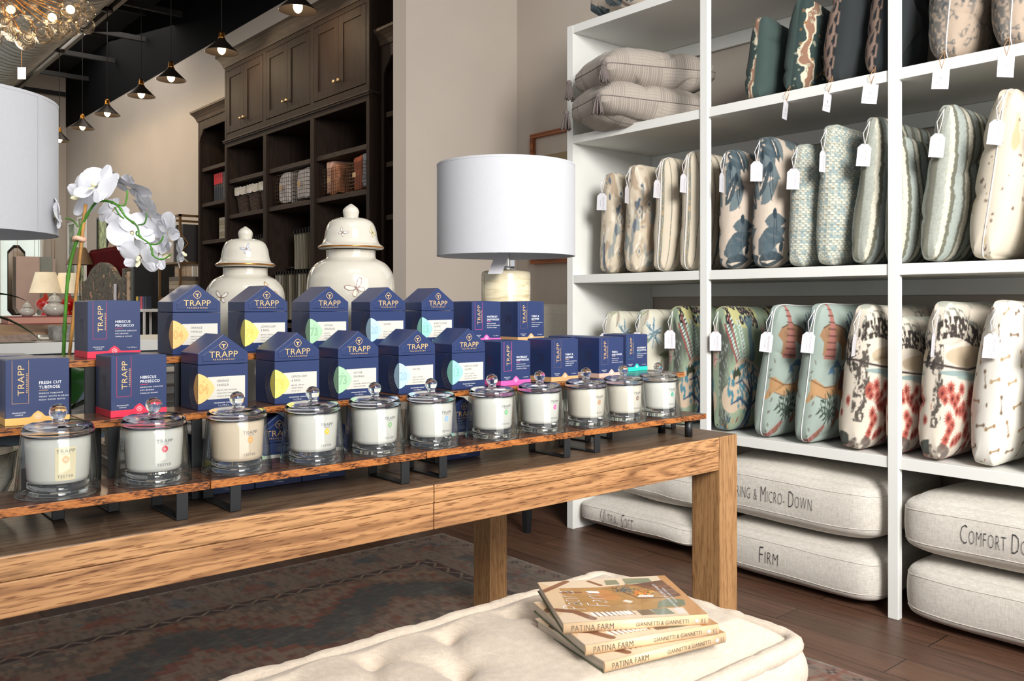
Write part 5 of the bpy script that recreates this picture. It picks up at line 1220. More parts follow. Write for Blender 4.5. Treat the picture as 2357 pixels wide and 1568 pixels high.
def lampc():
    m, nt, b = new_mat('striated_cream_glaze'); b.inputs['Roughness'].default_value = .14; b.inputs['Coat Weight'].default_value = .5
    n = noise(nt, coords(nt, (3, 3, 26)), 3.5, 4, .6, .5); nt.links.new(ramp(nt, n, [(.3, (182, 166, 128)), (.5, (216, 204, 172)), (.75, (222, 212, 184))]), b.inputs['Base Color']); return m
M_lampc = lampc()
table_lamp('white drum shade lamp with cream ceramic base behind the WATERLILY DRIFTWOOD boxes', (1.69, 1.99, .7605), .207, -.78)
table_lamp('white drum shade lamp cut off by the left edge of the photo', (.270, 2.06, .7605), .207, -.80, False)

# ================================================================== orchid
M_stem = mat('orchid_stem', (66, 122, 30), .35, var=.25, vscale=25); M_leaf = mat('orchid_leaf', (40, 92, 34), .25, var=.25, vscale=8, coat=.3); M_petal = mat('white_petal', (226, 226, 232), .6, var=.02, vscale=40, stretch=(1, 1, 1), sheen=.2)
M_lip = mat('pale_yellow_lip', (236, 230, 190), .5, var=.05)
ox, oy, oz = .470, 1.965, .7605
OR = thing('potted_orchid', 'white orchid on an arching green stem tied to a bamboo stake', 'orchid', (ox, oy, oz))
def o_(p): return (p[0] - ox, p[1] - oy, p[2] - oz)
pot = MB().lathe([(0, 0), (.045, 0), (.050, .006), (.062, .10), (.066, .132), (.062, .136), (.058, .132), (.055, .12), (0, .118)], 40).build('pot', mat('white_ceramic', (226, 222, 216), .3, coat=.3), OR)
MB().lathe([(0, .119), (.054, .119)], 24).build('moss', mat('dry_moss', (94, 84, 58), .95, var=.3, vscale=60, bmp=1, bscale=90, bdist=.01), pot)
ST = [(.471, 1.97, .88), (.471, 1.97, .991), (.471, 1.97, 1.009), (.473, 1.968, 1.072), (.477, 1.965, 1.153), (.484, 1.959, 1.207), (.497, 1.947, 1.261), (.507, 1.939, 1.291), (.522, 1.926, 1.319), (.536, 1.914, 1.322), (.55, 1.902, 1.317), (.559, 1.895, 1.308), (.569, 1.886, 1.288), (.586, 1.871, 1.27), (.591, 1.867, 1.248), (.606, 1.853, 1.232), (.613, 1.848, 1.207), (.627, 1.836, 1.201), (.64, 1.824, 1.212)]
def cat(P, k=6):
    o = []
    for i in range(len(P) - 1):
        p0, p1, p2, p3 = (Vector(P[max(0, i - 1)]), Vector(P[i]), Vector(P[i + 1]), Vector(P[min(len(P) - 1, i + 2)]))
        for j in range(k): t = j / k; o.append(.5 * (2 * p1 + (p2 - p0) * t + (2 * p0 - 5 * p1 + 4 * p2 - p3) * t * t + (3 * p1 - p0 - 3 * p2 + p3) * t ** 3))
    return o + [Vector(P[-1])]
S_ = cat([o_(p) for p in ST], 5); rad = [max(.0015, .0028 * (1 - i / len(S_)) + .0012 + (.0011 if i % 7 == 0 else 0)) for i in range(len(S_))]
stem = MB().tube(S_, rad, 8).build('stem', M_stem, OR)
def att(u, v, t):     # a point beside the stem, measured in the plane of the spray
    d = (u - 1178.5) / 2000; return ((.6526 + .7577 * d) * t, (.7577 - .6526 * d) * t, 1.11 - (v - 698) * t / 2000)
for P in ([(262, 468), (285, 474), (292, 455), (293, 438)], [(264, 477), (275, 495), (285, 503)], [(318, 518), (332, 515), (337, 500), (336, 490)], [(322, 545), (314, 540), (315, 532)], [(345, 562), (362, 562), (372, 553), (376, 543)], [(180, 522), (168, 508), (158, 504), (150, 503)], [(355, 590), (350, 586), (350, 580)]):
    MB().tube(cat([o_(att(u, v, 1.8)) for u, v in P], 4), .0017, 6).build('pedicel', M_stem, stem)
MB().tube([o_((.479, 1.963, .88)), o_((.479, 1.963, .991)), o_((.504, 1.942, 1.297)), o_((.506, 1.941, 1.315))], .0034, 8).build('stake', mat('bamboo', (176, 126, 62), .5, var=.15, vscale=30), OR)
MB().lathe([(.011, -.008), (.0125, 0), (.011, .008)], 16, o_((.4955, 1.9495, 1.243))).box(*[v for p in zip((-.012, -.002, -.006), (.014, .002, .004)) for v in p]).build('tie', mat('peach_ribbon', (232, 184, 158), .6), OR) if False else MB().tube([(o_((.4955, 1.9495, 1.243))[0] + .009 * math.cos(a), o_((.4955, 1.9495, 1.243))[1] + .009 * math.sin(a), o_((.4955, 1.9495, 1.243))[2] + .002 * math.sin(2 * a)) for a in [k * .52 for k in range(12)]], .0055, 6, closed=True).build('tie', mat('peach_ribbon', (232, 184, 158), .6), OR)
def leaf_strip(mb, base, d, ln, wd, droop, rise, up=.3, n=14, mi=0):
    base = Vector(base); d = Vector(d).normalized(); side = d.cross(Vector((0, 0, 1))).normalized(); vs = []
    for i in range(n + 1):
        t = i / n; c = base + d * ln * t + Vector((0, 0, rise * math.sin(PI * t * .6) - droop * t * t)); w = wd * math.sin(PI * (t * .93 + .05)) ** .6 / 2
        vs += [c - side * w + Vector((0, 0, up * w)), c, c + side * w + Vector((0, 0, up * w))]
    fs = []
    for i in range(n): a = i * 3; fs += [(a, a + 1, a + 4, a + 3), (a + 1, a + 2, a + 5, a + 4)]
    mb.add(vs, fs, mi, True)
for d, ln, wd, dr, ri in (((.9, -.45, 0), .19, .085, .02, .05), ((-.1, .9, 0), .15, .07, .03, .06), ((.5, .8, 0), .18, .075, .02, .10), ((-.3, -.9, 0), .11, .055, .02, .03)):
    k = MB(); leaf_strip(k, (0, 0, .122), d, ln, wd, dr, ri); k.build('leaf', M_leaf, OR)
def petal(mb, c, n, up, ang, ln, wd, cup, mi=0, base=.004, tip=.5):
    n = Vector(n).normalized(); up = Vector(up); up = (up - n * up.dot(n)).normalized(); rt = up.cross(n); d = up * math.cos(ang) + rt * math.sin(ang); s_ = n.cross(d); vs = []; A, B_ = 13, 9
    for i in range(A):
        t = i / (A - 1); w = wd * (math.sin(PI * min(1, t * .86 + .07)) ** .62) * (1 if t < .97 else .8) / 2
        for j in range(B_):
            q = j / (B_ - 1) * 2 - 1; vs.append(Vector(c) + d * (base + ln * t) + s_ * w * q + n * (cup * t * t * ln - .10 * wd * q * q * math.sin(PI * t) + .0007 * math.sin(q * 7 + t * 4) * t))
    mb.add(vs, [(i * B_ + j, i * B_ + j + 1, (i + 1) * B_ + j + 1, (i + 1) * B_ + j) for i in range(A - 1) for j in range(B_ - 1)], mi, True)
FWD = Vector((-.65, -.76, 0)); RT = Vector((.76, -.65, 0)); UP = Vector((0, 0, 1))
fl = [(222, 428, 1.77, (-.25, .45, .85), .3, 1.15), (134, 497, 1.78, (-.9, -.1, .35), .1, .82), (190, 452, 1.83, (-.2, .1, .9), 1.2, .95), (297, 430, 1.84, (.3, .75, -.4), -.2, 1.05), (262, 484, 1.87, (.1, -.5, -.8), 2.4, .8), (340, 484, 1.84, (.5, .55, -.5), .1, .95), (304, 536, 1.85, (-.3, -.1, -.8), .4, 1.05), (350, 540, 1.87, (.1, .5, -.8), .9, .8), (386, 536, 1.83, (.6, .2, -.7), .5, .98), (322, 592, 1.84, (-.1, -.35, .9), .2, .90), (366, 586, 1.87, (.3, -.2, -.9), 1.4, .8), (414, 584, 1.82, (.85, .05, -.5), .3, .80)]
for u, v, t, (a, b_, c), roll, sz in fl:
    p = o_(att(u, v, t)); n = (RT * a + UP * b_ + FWD * c).normalized(); up = UP if abs(n.z) < .8 else FWD
    k = MB(); S = sz * .040
    for an, l, w, cp in ((roll, 1.0, .80, .15), (roll + 2.2, 1.0, .74, .12), (roll - 2.2, 1.0, .74, .12)): petal(k, Vector(p) - n * .002, n, up, an, l * S, w * S, cp)
    for an in (roll + 1.2, roll - 1.2): petal(k, p, n, up, an, 1.10 * S, 1.36 * S, .1)
    f = k.build('flower', M_petal, OR); q = MB(); P = Vector(p) + n * .006
    q.sphere(P, .0045, 10, 8).sphere(P + n * .005 + Vector((0, 0, -.003)), .0035, 10, 8); petal(q, P, n, up, roll + PI, .014, .010, .6); q.build('lip', M_lip, f)

# strappy plant and planter at the left edge
pl = thing('potted_plant', 'dark strappy leaves arching from a pale planter at the left edge', 'plant', (.20, 2.28, .7605))
MB().lathe([(0, 0), (.10, 0), (.115, .02), (.125, .25), (.12, .25), (.112, .235), (0, .23)], 36).build('planter', mat('pale_stone_planter', (196, 194, 186), .6), pl)
M_strap = mat('dark_leaf', (32, 56, 30), .35, var=.2)
for dx, dy, ln, dr, ri in ((.88, -.45, .30, .10, .14), (.9, -.2, .26, .02, .15), (.8, -.6, .22, .16, .14), (.7, .4, .26, .12, .18), (-.6, .5, .3, .15, .2), (-.5, -.8, .25, .12, .18), (.3, .9, .3, .1, .2), (.95, -.3, .2, .2, .10)):
    k = MB(); leaf_strip(k, (0, 0, .232), (dx, dy, 0), ln, .018, dr, ri, .6); k.build('leaf', M_strap, pl)

# glass candy bowl and candies behind the left riser
bw = thing('candy_bowl', 'clear glass bowl of wrapped red candies between the risers at the left edge', 'bowl', (.235, 1.652, .7605))
MB().lathe([(0, .002), (.05, .002), (.062, .012), (.082, .06), (.088, .105), (.086, .107), (.080, .06), (.058, .016), (0, .010)], 40).build('glass_bowl', thin_glass('cut_glass', edge=(190, 196, 194)), bw)
M_cand = mat('red_candy_wrapper', (168, 66, 64), .3, var=.3, vscale=120); M_cel = mat('clear_wrapper', (206, 196, 196), .25, var=.1, vscale=80)
R = random.Random(3); cd = None
for i, (a, rr, z) in enumerate([(0, .03, .03), (1.3, .035, .032), (2.6, .03, .03), (3.9, .035, .03), (5.2, .032, .031), (.6, .03, .055), (2.0, .035, .056), (3.4, .03, .057), (4.7, .035, .056), (1.0, .01, .078)]):
    loc_ = (.235 + rr * math.cos(a), 1.652 + rr * math.sin(a), .7605 + z)
    if cd is None:
        cd = thing('wrapped_candy', 'round candy in a clear twist wrapper inside the glass bowl', 'candy', loc_, a, 'wrapped candies in the glass bowl')
        MB().sphere((0, 0, 0), .013, 16, 10, 0, (1, 1, .8)).build('candy', M_cand, cd)
        w = MB()
        for s_ in (-1, 1): w.add([(s_ * .011, 0, 0), (s_ * .026, -.010, .004), (s_ * .024, 0, -.003), (s_ * .026, .010, .004)], [(0, 1, 2), (0, 2, 3)])
        w.build('wrapper', M_cel, cd)
    else: dup(cd, loc_, a * 2)
# stack of white books behind the risers
z = .7605
for i in range(9):
    h = .018 + .004 * (i % 3); off = ((i * 7) % 5 - 2) * .004
    r = thing('stacked_book', 'pale book in the stack behind the HIBISCUS and ORANGE VANILLA boxes', 'book', (.665 + off, 1.99 - off, z), .05 * ((i * 3) % 5 - 2) * .4, group='stack of pale books behind the candle boxes')
    MB().box(-.10, .10, -.07, .07, .002, h - .002).build('page_block', M_page2 if i else M_page2, r) if i else MB().box(-.10, .10, -.07, .07, .002, h - .002).build('page_block', globals().setdefault('M_page2', mat('white_pages', (206, 202, 196), .8, var=.1, vscale=300, stretch=(.05, .05, 3))), r)
    MB().box(-.102, .102, -.072, .072, 0, .002).box(-.102, .102, -.072, .072, h - .002, h).build('cover', cmat([(214, 210, 204), (150, 132, 112), (190, 186, 180)][i % 3], 'book_cloth'), r); z += h + .0003

# ================================================================== dark bookcase on the long wall
BK = thing('bookcase', 'tall dark oak bookcase with three pairs of cupboard doors above open bays', 'bookcase', (3.1, 6.3, 0))
def bk(mb, name, m=W_dark, parent=None, bevel=.002, o=(3.1, 6.3, 0)):
    mb.v = [(x - o[0], y - o[1], z - o[2]) for x, y, z in mb.v]; return mb.build(name, m, parent or BK, bevel=bevel)
XB, XF2, XE = 3.1, 3.19, 3.60
Y0, Y1, Y2, Y3, YL, YR = 5.077, 5.887, 6.697, 7.507, 8.365, 4.30
def crown(y0, y1, x, z, h, p, l0=True, l1=True):
    pr = [(0, 0), (-.008, 0), (-.012, h * .12), (-.018, h * .3), (-.034, h * .55), (-.052, h * .75), (-p, h * .82), (-p, h), (0, h)]
    a, b_ = y0 - (p if l0 else 0), y1 + (p if l1 else 0); mb = MB(); rows = []
    for dx, dz in pr: rows.append([(x + dx, y0 + (dx if l0 else 0), z + dz), (x + dx, y1 - (dx if l1 else 0), z + dz)])
    vs = [q for r_ in rows for q in r_]; n = len(rows); fs = [(2 * i, 2 * i + 1, 2 * i + 3, 2 * i + 2) for i in range(n - 1)]
    mb.add(vs, fs)
    for side, yy, sg in ((0, y0, -1), (1, y1, 1)):
        k0 = len(mb.v); vv = []
        for i, (dx, dz) in enumerate(pr): vv += [rows[i][side], (XE, rows[i][side][1], z + dz)]
        mb.add(vv, [(2 * i, 2 * i + 1, 2 * i + 3, 2 * i + 2) for i in range(n - 1)])
    mb.box(x, XE, y0, y1, z, z + h); return mb
mb = MB()
for y in (Y0, Y3 - .025): mb.box(XB + .02, XE, y, y + .025, 0, 3.19)
for y in (Y1, Y2): mb.box(XB + .02, XE, y - .012, y + .012, 0, 2.535)
mb.box(XE - .012, XE, Y0 + .025, Y3 - .025, 0, 3.19).box(XB + .02, XE - .012, Y0 + .025, Y3 - .025, 2.50, 2.535).box(XB + .02, XE - .012, Y0 + .025, Y3 - .025, 3.16, 3.19)
bk(mb, 'carcass')
mb = MB()
for y, w in ((Y0, .04), (Y1 - .0275, .055), (Y2 - .0275, .055), (Y3 - .04, .04)): mb.box(XB, XB + .02, y, y + w, 0, 3.19)
for a, b_ in ((2.482, 2.53), (2.545, 2.60), (3.155, 3.19)): mb.box(XB + .0005, XB + .02, Y0 + .04, Y3 - .04, a, b_)
bk(mb, 'face_frame', W_dark)
bk(MB().box(XB - .016, XB + .02, Y0 - .016, Y3 + .016, 2.535, 2.548).box(XB - .010, XB + .02, Y0 - .010, Y3 + .010, 2.522, 2.535).box(XB + .02, XE, Y0 - .016, Y0, 2.53, 2.548), 'cornice_moulding', W_darkh, bevel=.003)
bk(crown(Y0, Y3, XB, 3.19, .11, .062), 'crown_moulding', W_darkh, bevel=0)
M_knob = mat('aged_gold_knob', (206, 172, 128), .3, metal=.8)
for a, b_ in ((Y0 + .04, Y1 - .0275), (Y1 + .0275, Y2 - .0275), (Y2 + .0275, Y3 - .04)):
    m = (a + b_) / 2
    for s_, (p0, p1) in enumerate(((a + .004, m - .001), (m + .001, b_ - .004))):
        z0, z1 = 2.605, 3.15; w = .062; d = MB().box(XB - .001, XB + .018, p0, p0 + w, z0, z1).box(XB - .001, XB + .018, p1 - w, p1, z0, z1).box(XB - .001, XB + .018, p0 + w, p1 - w, z0, z0 + w).box(XB - .001, XB + .018, p0 + w, p1 - w, z1 - w, z1).box(XB + .007, XB + .016, p0 + w, p1 - w, z0 + w, z1 - w)
        do = bk(d, 'door', W_dark); yk = (p1 - .03) if s_ == 0 else (p0 + .03)
        bk(MB().tube([(XB - .001, yk, z0 + .085), (XB - .022, yk, z0 + .085)], .005, 8).tube([(XB - .020, yk, z0 + .085), (XB - .030, yk, z0 + .085)], [.014, .011], 14), 'knob', M_knob, do, 0)
for (a, b_) in ((Y0 + .025, Y1 - .012), (Y1 + .012, Y2 - .012), (Y2 + .012, Y3 - .025)):
    for z_ in (2.20, 1.89): bk(MB().box(XB + .022, XE - .012, a, b_, z_ - .035, z_), 'shelf', W_darkh)
for z_ in (.95,): bk(MB().box(XB + .022, XE - .012, Y0 + .025, Y3 - .025, z_ - .035, z_), 'shelf', W_darkh)
def flank(name, label, ya, yb, left):
    r = thing(name, label, 'bookcase', (XF2, (ya + yb) / 2, 0)); o = (XF2, (ya + yb) / 2, 0); zt = 2.86
    bk(MB().box(XF2 + .02, XE, ya, ya + .02, 0, zt).box(XF2 + .02, XE, yb - .02, yb, 0, zt).box(XE - .012, XE, ya + .02, yb - .02, 0, zt).box(XF2 + .02, XE - .012, ya + .02, yb - .02, zt - .03, zt), 'carcass', W_dark, r, o=o)
    q0, q1 = ya + .035, yb - .035
    pts = [(q0, 2.66), (q0 + .02, 2.70), (q0 + .07, 2.745), (q0 + .09, 2.775), (q1 - .09, 2.775), (q1 - .07, 2.745), (q1 - .02, 2.70), (q1, 2.66), (q1, zt), (q0, zt)]
    bk(MB().box(XF2, XF2 + .02, ya, q0, 0, zt).box(XF2, XF2 + .02, q1, yb, 0, zt).prism(pts, XF2 + .0003, XF2 + .0197, 'YZ'), 'face_frame', W_dark, r, o=o)
    bk(crown(ya, yb, XF2, zt, .10, .06, False, left), 'crown_moulding', W_darkh, r, 0, o)
    for z_ in (2.41, 2.07, 1.71, 1.0): bk(MB().box(XF2 + .022, XE - .013, ya + .021, yb - .021, z_ - .035, z_), 'shelf', W_darkh, r, o=o)
flank('side_bookcase', 'lower dark oak bookcase wing left of the cupboard doors', Y3 + .001, YL, True)
flank('side_bookcase', 'dark oak bookcase wing between the tall bookcase and the wall corner', YR, Y0 - .001, False)

# ---- contents of the bays
bkp = {}
def shelf_book(label, y, z, h, t, col, top=None, x=3.26, d=.2, group=None):
    r = thing('shelved_book', label, 'book', (x, y, z), group=group)
    MB().box(0, d, 0, t, 0, h).build('cover', cmat(col, 'book_cloth'), r, bevel=.001)
    if top: MB().box(-.0008, d, -.0004, t + .0004, h * .62, h - .001).build('spine_band', cmat(top, 'red_spine'), r)
    MB().text(T('II', h * .1, 'CENTER', 0, .6), lambda a, b_: (-.0012, t / 2 - a, h * .5 + b_)).build('lettering', M_gold, r); return r
y = 8.10
for i in range(8):
    dark = (30, 34, 44); shelf_book('red topped dark book in the row on the bookcase wing' if i < 4 else 'dark grey book beside the red topped books', y - .052 * i, 2.071, .27, .045, dark if i < 4 else (58, 60, 62), (188, 26, 36) if i < 4 else None, group='red topped books on the bookcase wing' if i < 4 else 'dark grey books on the bookcase wing')
z = 1.711
for i in range(6):
    r = thing('stacked_album', 'pale fabric album in the stack on the bookcase wing', 'book', (3.27, 7.72, z), 0, 'pale albums stacked on the bookcase wing')
    MB().box(0, .24, 0, .33, 0, .034).build('cover', cmat([(150, 140, 118), (132, 122, 100), (158, 150, 134)][i % 3], 'album_cloth'), r, bevel=.003); z += .0345
def basket_wicker(label, loc, sc=1.0):
    r = thing('wicker_basket', label, 'basket', loc, group='brown wicker baskets on the bookcase'); mb = MB(); w0, w1, h = .075 * sc, .10 * sc, .22
    for i in range(22):
        t = i / 21; w = w0 + (w1 - w0) * t; P = []
        for k in range(48):
            a = 2 * PI * k / 48; c_, s_ = math.cos(a), math.sin(a); e = (abs(c_) ** 5 + abs(s_) ** 5) ** -.2; wob = .003 * (1 if (k + i) % 2 else -1); P.append(((w + wob) * c_ * e, (w + wob) * s_ * e, .006 + t * h))
        mb.tube(P, .0058, 5, closed=True)
    mb.build('woven_body', M_wick, r); l = MB(); n = 48
    vs = []
    for ww, z_ in ((w1 * .9, h - .02), (w1 * .96, h + .012), (w1 + .012, h + .014), (w1 + .014, h - .02), (w1 + .012, h - .055)):
        for k in range(n):
            a = 2 * PI * k / n; c_, s_ = math.cos(a), math.sin(a); e = (abs(c_) ** 5 + abs(s_) ** 5) ** -.2; q = .002 * math.sin(k * 1.7); vs.append(((ww + q) * c_ * e, (ww + q) * s_ * e, z_ + q * 2))
    l.add(vs, [(i * n + k, i * n + (k + 1) % n, (i + 1) * n + (k + 1) % n, (i + 1) * n + k) for i in range(4) for k in range(n)], 0, True); l.build('cloth_liner', M_linerw, r); MB().box(-w1 - .016, -w1 - .013, -.022, .012, h - .06, h - .03).build('label', M_tagw, r); return r
M_wick = mat('dark_wicker', (66, 50, 40), .8, var=.3, vscale=60); M_linerw = weave_mat('cream_liner', (196, 188, 172), .08, 300)
b0 = basket_wicker('brown wicker basket with cream liner, leftmost of three', (3.26, 7.33, 1.891))
dup(b0, (3.26, 7.08, 1.891), label='brown wicker basket with cream liner, middle of three'); dup(b0, (3.26, 6.84, 1.891), label='brown wicker basket with cream liner, rightmost of three')
M_wire = mat('dark_wire', (84, 66, 52), .4, metal=.7); M_whcl = weave_mat('white_cotton', (206, 200, 196), .06, 300)
def crumple(mb, hw, hd, h, seed, fill=.9):
    n = 16; V_ = []; F_ = []
    for ax, sg in ((0, -1), (0, 1), (1, -1), (1, 1), (2, 1)):
        o1, o2 = [a for a in range(3) if a != ax]; g = np.linspace(-1, 1, n); A, B_ = np.meshgrid(g, g); P = np.zeros((n, n, 3)); P[..., ax] = sg; P[..., o1] = A; P[..., o2] = B_
        nr = (np.abs(P) ** 10).sum(-1, keepdims=True) ** (1 / 10); P = P / nr * np.array([hw, hd, h / 2]) * fill + np.array([0, 0, h / 2]); P += np.stack([vnoise3(P, 14, seed), vnoise3(P, 13, seed + 1), vnoise3(P, 12, seed + 2) * 1.3], -1) * .022
        P[..., 2] = np.maximum(P[..., 2], .004); idx = np.arange(n * n).reshape(n, n); q = np.stack([idx[:-1, :-1], idx[:-1, 1:], idx[1:, 1:], idx[1:, :-1]], -1).reshape(-1, 4); mb.add(P.reshape(-1, 3), [tuple(map(int, f)) for f in q], 0, True)
    return mb
def wire_basket(label, loc, stuff_mats, seed, grp='wire baskets on the bookcase shelves', h=.24):
    r = thing('wire_basket', label, 'basket', loc, group=grp); mb = MB(); hx, hy = .12, .125
    for k in range(9):
        z_ = .003 + h * k / 8; mb.tube([(-hx, -hy, z_), (hx, -hy, z_), (hx, hy, z_), (-hx, hy, z_)], .0022, 4, closed=True)
    for k in range(9):
        q = -1 + 2 * k / 8
        for a, b_ in ((-hx, None), (hx, None)): mb.tube([(a, hy * q, 0.003), (a, hy * q, h)], .0018, 4)
        for b_ in (-hy, hy): mb.tube([(hx * q, b_, 0.003), (hx * q, b_, h)], .0018, 4)
    mb.build('wire_frame', M_wire, r); MB().box(-hx - .005, -hx - .002, -.022, .022, h * .50, h * .66).build('label_plate', M_knob, r)
    for i, (m_, oy, w_, hh) in enumerate(stuff_mats): 
        f = thing('folded_textile', ('%s bundled in the ' + label.split(',')[0]) % m_[1], 'textile', (loc[0], loc[1] + oy, loc[2] + .006), group='textiles in the wire baskets'); crumple(MB(), .105, w_, hh, seed + i * 5).build('cloth', m_[0], f)
    return r
wh = (M_whcl, 'white cotton'); cp = (mat('copper_cloth', (186, 120, 84), .4, metal=.3, var=.2), 'copper coloured cloth'); pk_ = (mat('blush_leather', (202, 156, 132), .5), 'blush cloth'); ru = (mat('rust_cloth', (150, 74, 44), .8, var=.2), 'rust cloth'); gn = (mat('plaid_grey', (120, 122, 128), .8, var=.4, vscale=60), 'grey plaid cloth')
wire_basket('wire basket of white cotton, left one in the centre bay', (3.25, 6.46, 1.891), [(wh, 0, .108, .27)], 3)
wire_basket('wire basket of white cotton, right one in the centre bay', (3.25, 6.15, 1.891), [((wh[0], 'folded white cotton'), 0, .108, .27)], 9)
wire_basket('wire basket with copper cloth, left one in the right bay', (3.25, 5.68, 1.891), [(cp, -.02, .06, .24), (pk_, .055, .045, .285)], 15, h=.2)
wire_basket('wire basket with rust cloth, right one in the right bay', (3.25, 5.32, 1.891), [(ru, .01, .06, .27), (gn, -.08, .03, .28)], 25, h=.2)
# rods of hanging fabric samples
rng = random.Random(5)
def rod(y0, y1, z, x, label):
    r = MB().tube([(x, y0, z), (x, y1, z)], .011, 12).build('hanging_rod', M_steel); return tag(r, label, 'rod')
fcol = [(118, 112, 94), (96, 94, 80), (136, 128, 112), (84, 78, 64), (150, 146, 136), (110, 100, 84), (70, 64, 52), (126, 122, 104)]
hp = {}
def samples(y0, y1, z, x, n, h, bayname):
    for i in range(n):
        y = y1 - (y1 - y0) * (i + .5) / n; ci = rng.randrange(len(fcol)); k = (ci, h)
        lb = 'fabric sample hanging from a black hanger in %s' % bayname
        if k not in hp:
            r = thing('fabric_sample', lb, 'fabric sample', (x, y, z), group='fabric samples hanging in ' + bayname); 
            g = MB(); vs = []; A = 10
            for s_ in (-1, 1):
                for j in range(7):
                    for q in range(A + 1): X_ = -.14 + .28 * q / A; Z_ = -.06 - h * j / 6; vs.append((X_, s_ * (.009 + .004 * math.sin(q * 1.3 + j * .4 + ci)) + .003 * math.sin(j * 1.1 + ci), Z_))
            B_ = A + 1
            for o in (0, 7 * B_): g.add(vs[o:o + 7 * B_], [(j * B_ + q, j * B_ + q + 1, (j + 1) * B_ + q + 1, (j + 1) * B_ + q) for j in range(6) for q in range(A)], 0, True)
            g.box(-.14, .14, -.008, .008, -.064, -.058); g.build('cloth', cmat(fcol[ci], 'sample_cloth'), r)
            MB().box(-.15, .15, -.010, .010, -.06, -.035).tube([(0, 0, -.035), (0, 0, -.01), (0, 0, .012)], .004, 6).lathe([(.0115, -.008), (.021, -.008), (.021, .008), (.0115, .008)], 16, (0, 0, 0)).build('hanger', M_blackg, r); hp[k] = r
            r['_n'] = 0; del r['_n']
        else: dup(hp[k], (x, y, z), label=lb, group='fabric samples hanging in ' + bayname)
M_blackg = mat('black_plastic', (14, 15, 16), .12)
for (a, b_, nm) in ((Y0 + .05, Y1 - .03, 'the right bay'), (Y1 + .03, Y2 - .03, 'the centre bay'), (Y2 + .03, Y3 - .05, 'the left bay')):
    rod(a - .02, b_ + .015, 1.72, 3.34, 'upper chrome rod across %s of the bookcase' % nm); samples(a + (.02), a + (b_ - a) * .62, 1.72, 3.34, 9, .28, nm + ' on the upper rod')
    rod(a - .02, b_ + .015, 1.40, 3.28, 'lower chrome rod across %s of the bookcase' % nm); samples(a + .05, a + (b_ - a) * .9, 1.40, 3.28, 13, .36, nm + ' on the lower rod')
# red and gold folder leaning in the wing
r = thing('gift_bag', 'red and gold patterned gift bag standing in the bookcase wing', 'bag', (3.24, 7.56, 1.001), 0); MB().box(0, .12, 0, .22, 0, .48).build('bag_body', mat('red_gold_print', (140, 18, 30), .5, var=.2), r)
k = MB()
for i in range(14):
    a, b_ = random.Random(i).uniform(.03, .19), random.Random(i + 50).uniform(.04, .45)
    for q in range(6): k.add([(-.0008, a, b_), (-.0008, a + .02 * math.cos(q * 1.05 - .1), b_ + .02 * math.sin(q * 1.05 - .1)), (-.0008, a + .02 * math.cos(q * 1.05 + .1), b_ + .02 * math.sin(q * 1.05 + .1))], [(0, 1, 2)])
k.build('gold_pattern', M_gold, r)

# ================================================================== pendants
M_pend = mat('dark_bronze_metal', (42, 36, 32), .35, metal=.6); M_bulb = mat('warm_filament_bulb', (255, 220, 160), .3, emit=(255, 205, 140), estr=14.0); M_cord = mat('black_cord', (12, 12, 12), .8)
pp = None
names = ['nearest cone pendant light, cut by the top edge above the bookcase', 'cone pendant light at the left end of the bookcase crown', 'cone pendant light, third from the right', 'cone pendant light, fourth from the right', 'cone pendant light, third from the left', 'cone pendant light, second from the left', 'farthest cone pendant light beside the left lamp shade']
for i, y in enumerate((5.52, 6.84, 7.99, 8.81, 9.92, 10.88, 11.91)):
    if pp is None:
        pp = thing('pendant_light', names[0], 'pendant light', (2.8, y, 3.13), group='cone pendant lights')
        MB().lathe([(.026, .115), (.034, .105), (.036, .098), (.125, .012), (.131, .004), (.128, .004), (.033, .094), (.02, .1)], 40).build('cone_shade', M_pend, pp)
        MB().lathe([(0, .175), (.016, .172), (.02, .16), (.024, .15), (.024, .125), (.03, .115), (.0, .112)], 24).build('socket', M_brass, pp)
        MB().sphere((0, 0, .03), .032, 18, 12, 0, (1, 1, 1.35)).build('bulb', M_bulb, pp)
        MB().tube([(0, 0, .17), (0, 0, 1.14)], .0035, 6).build('cord', M_cord, pp); MB().lathe([(0, 1.11), (.06, 1.12), (.055, 1.15), (0, 1.15)], 24).build('canopy', M_pend, pp)
        ld = bpy.data.lights.new('pendant_glow', 'POINT'); ld.energy = 9; ld.color = (1, .78, .5); ld.shadow_soft_size = .03; lo = bpy.data.objects.new('pendant_glow', ld); COL.objects.link(lo); lo.parent = pp; lo.location = (0, 0, -.035)
    else: dup(pp, (2.8, y, 3.13), label=names[i])

# ================================================================== bubble chandelier
CH = thing('bubble_chandelier', 'glass bubble chandelier with warm bulbs and a hanging tag at the upper left', 'chandelier', (.97, 5.43, 2.72))
M_glob = thin_glass('swirled_glass_globe', tint=(255, 250, 242), edge=(176, 158, 130), edge_pow=.35, bumpy=55)
rng = random.Random(12); pts = []
for u, v, lit in ((25, 22, 1), (75, 28, 0), (120, 40, 1), (162, 22, 1), (52, 55, 0), (15, 62, 0), (92, 68, 0), (140, 62, 0), (182, 40, 0), (196, 58, 0), (28, 75, 0), (55, 92, 0), (100, 82, 0), (128, 74, 0), (160, 65, 0), (80, 2, 0), (125, 5, 0), (178, 10, 0), (0, 40, 0), (-10, 70, 0), (-25, 45, 1), (-30, 20, 0), (0, 10, 0), (-60, 50, 0), (-70, 20, 0), (150, -20, 0), (95, -25, 1), (30, -25, 0), (200, 25, 0), (-15, 88, 0), (60, 108, 0) if False else (58, 94, 0)):
    t = 4.76 + rng.uniform(-.12, .12); pts.append((att(u, v, t), lit))
fr = MB(); C0 = Vector((.97, 5.43, 2.80))
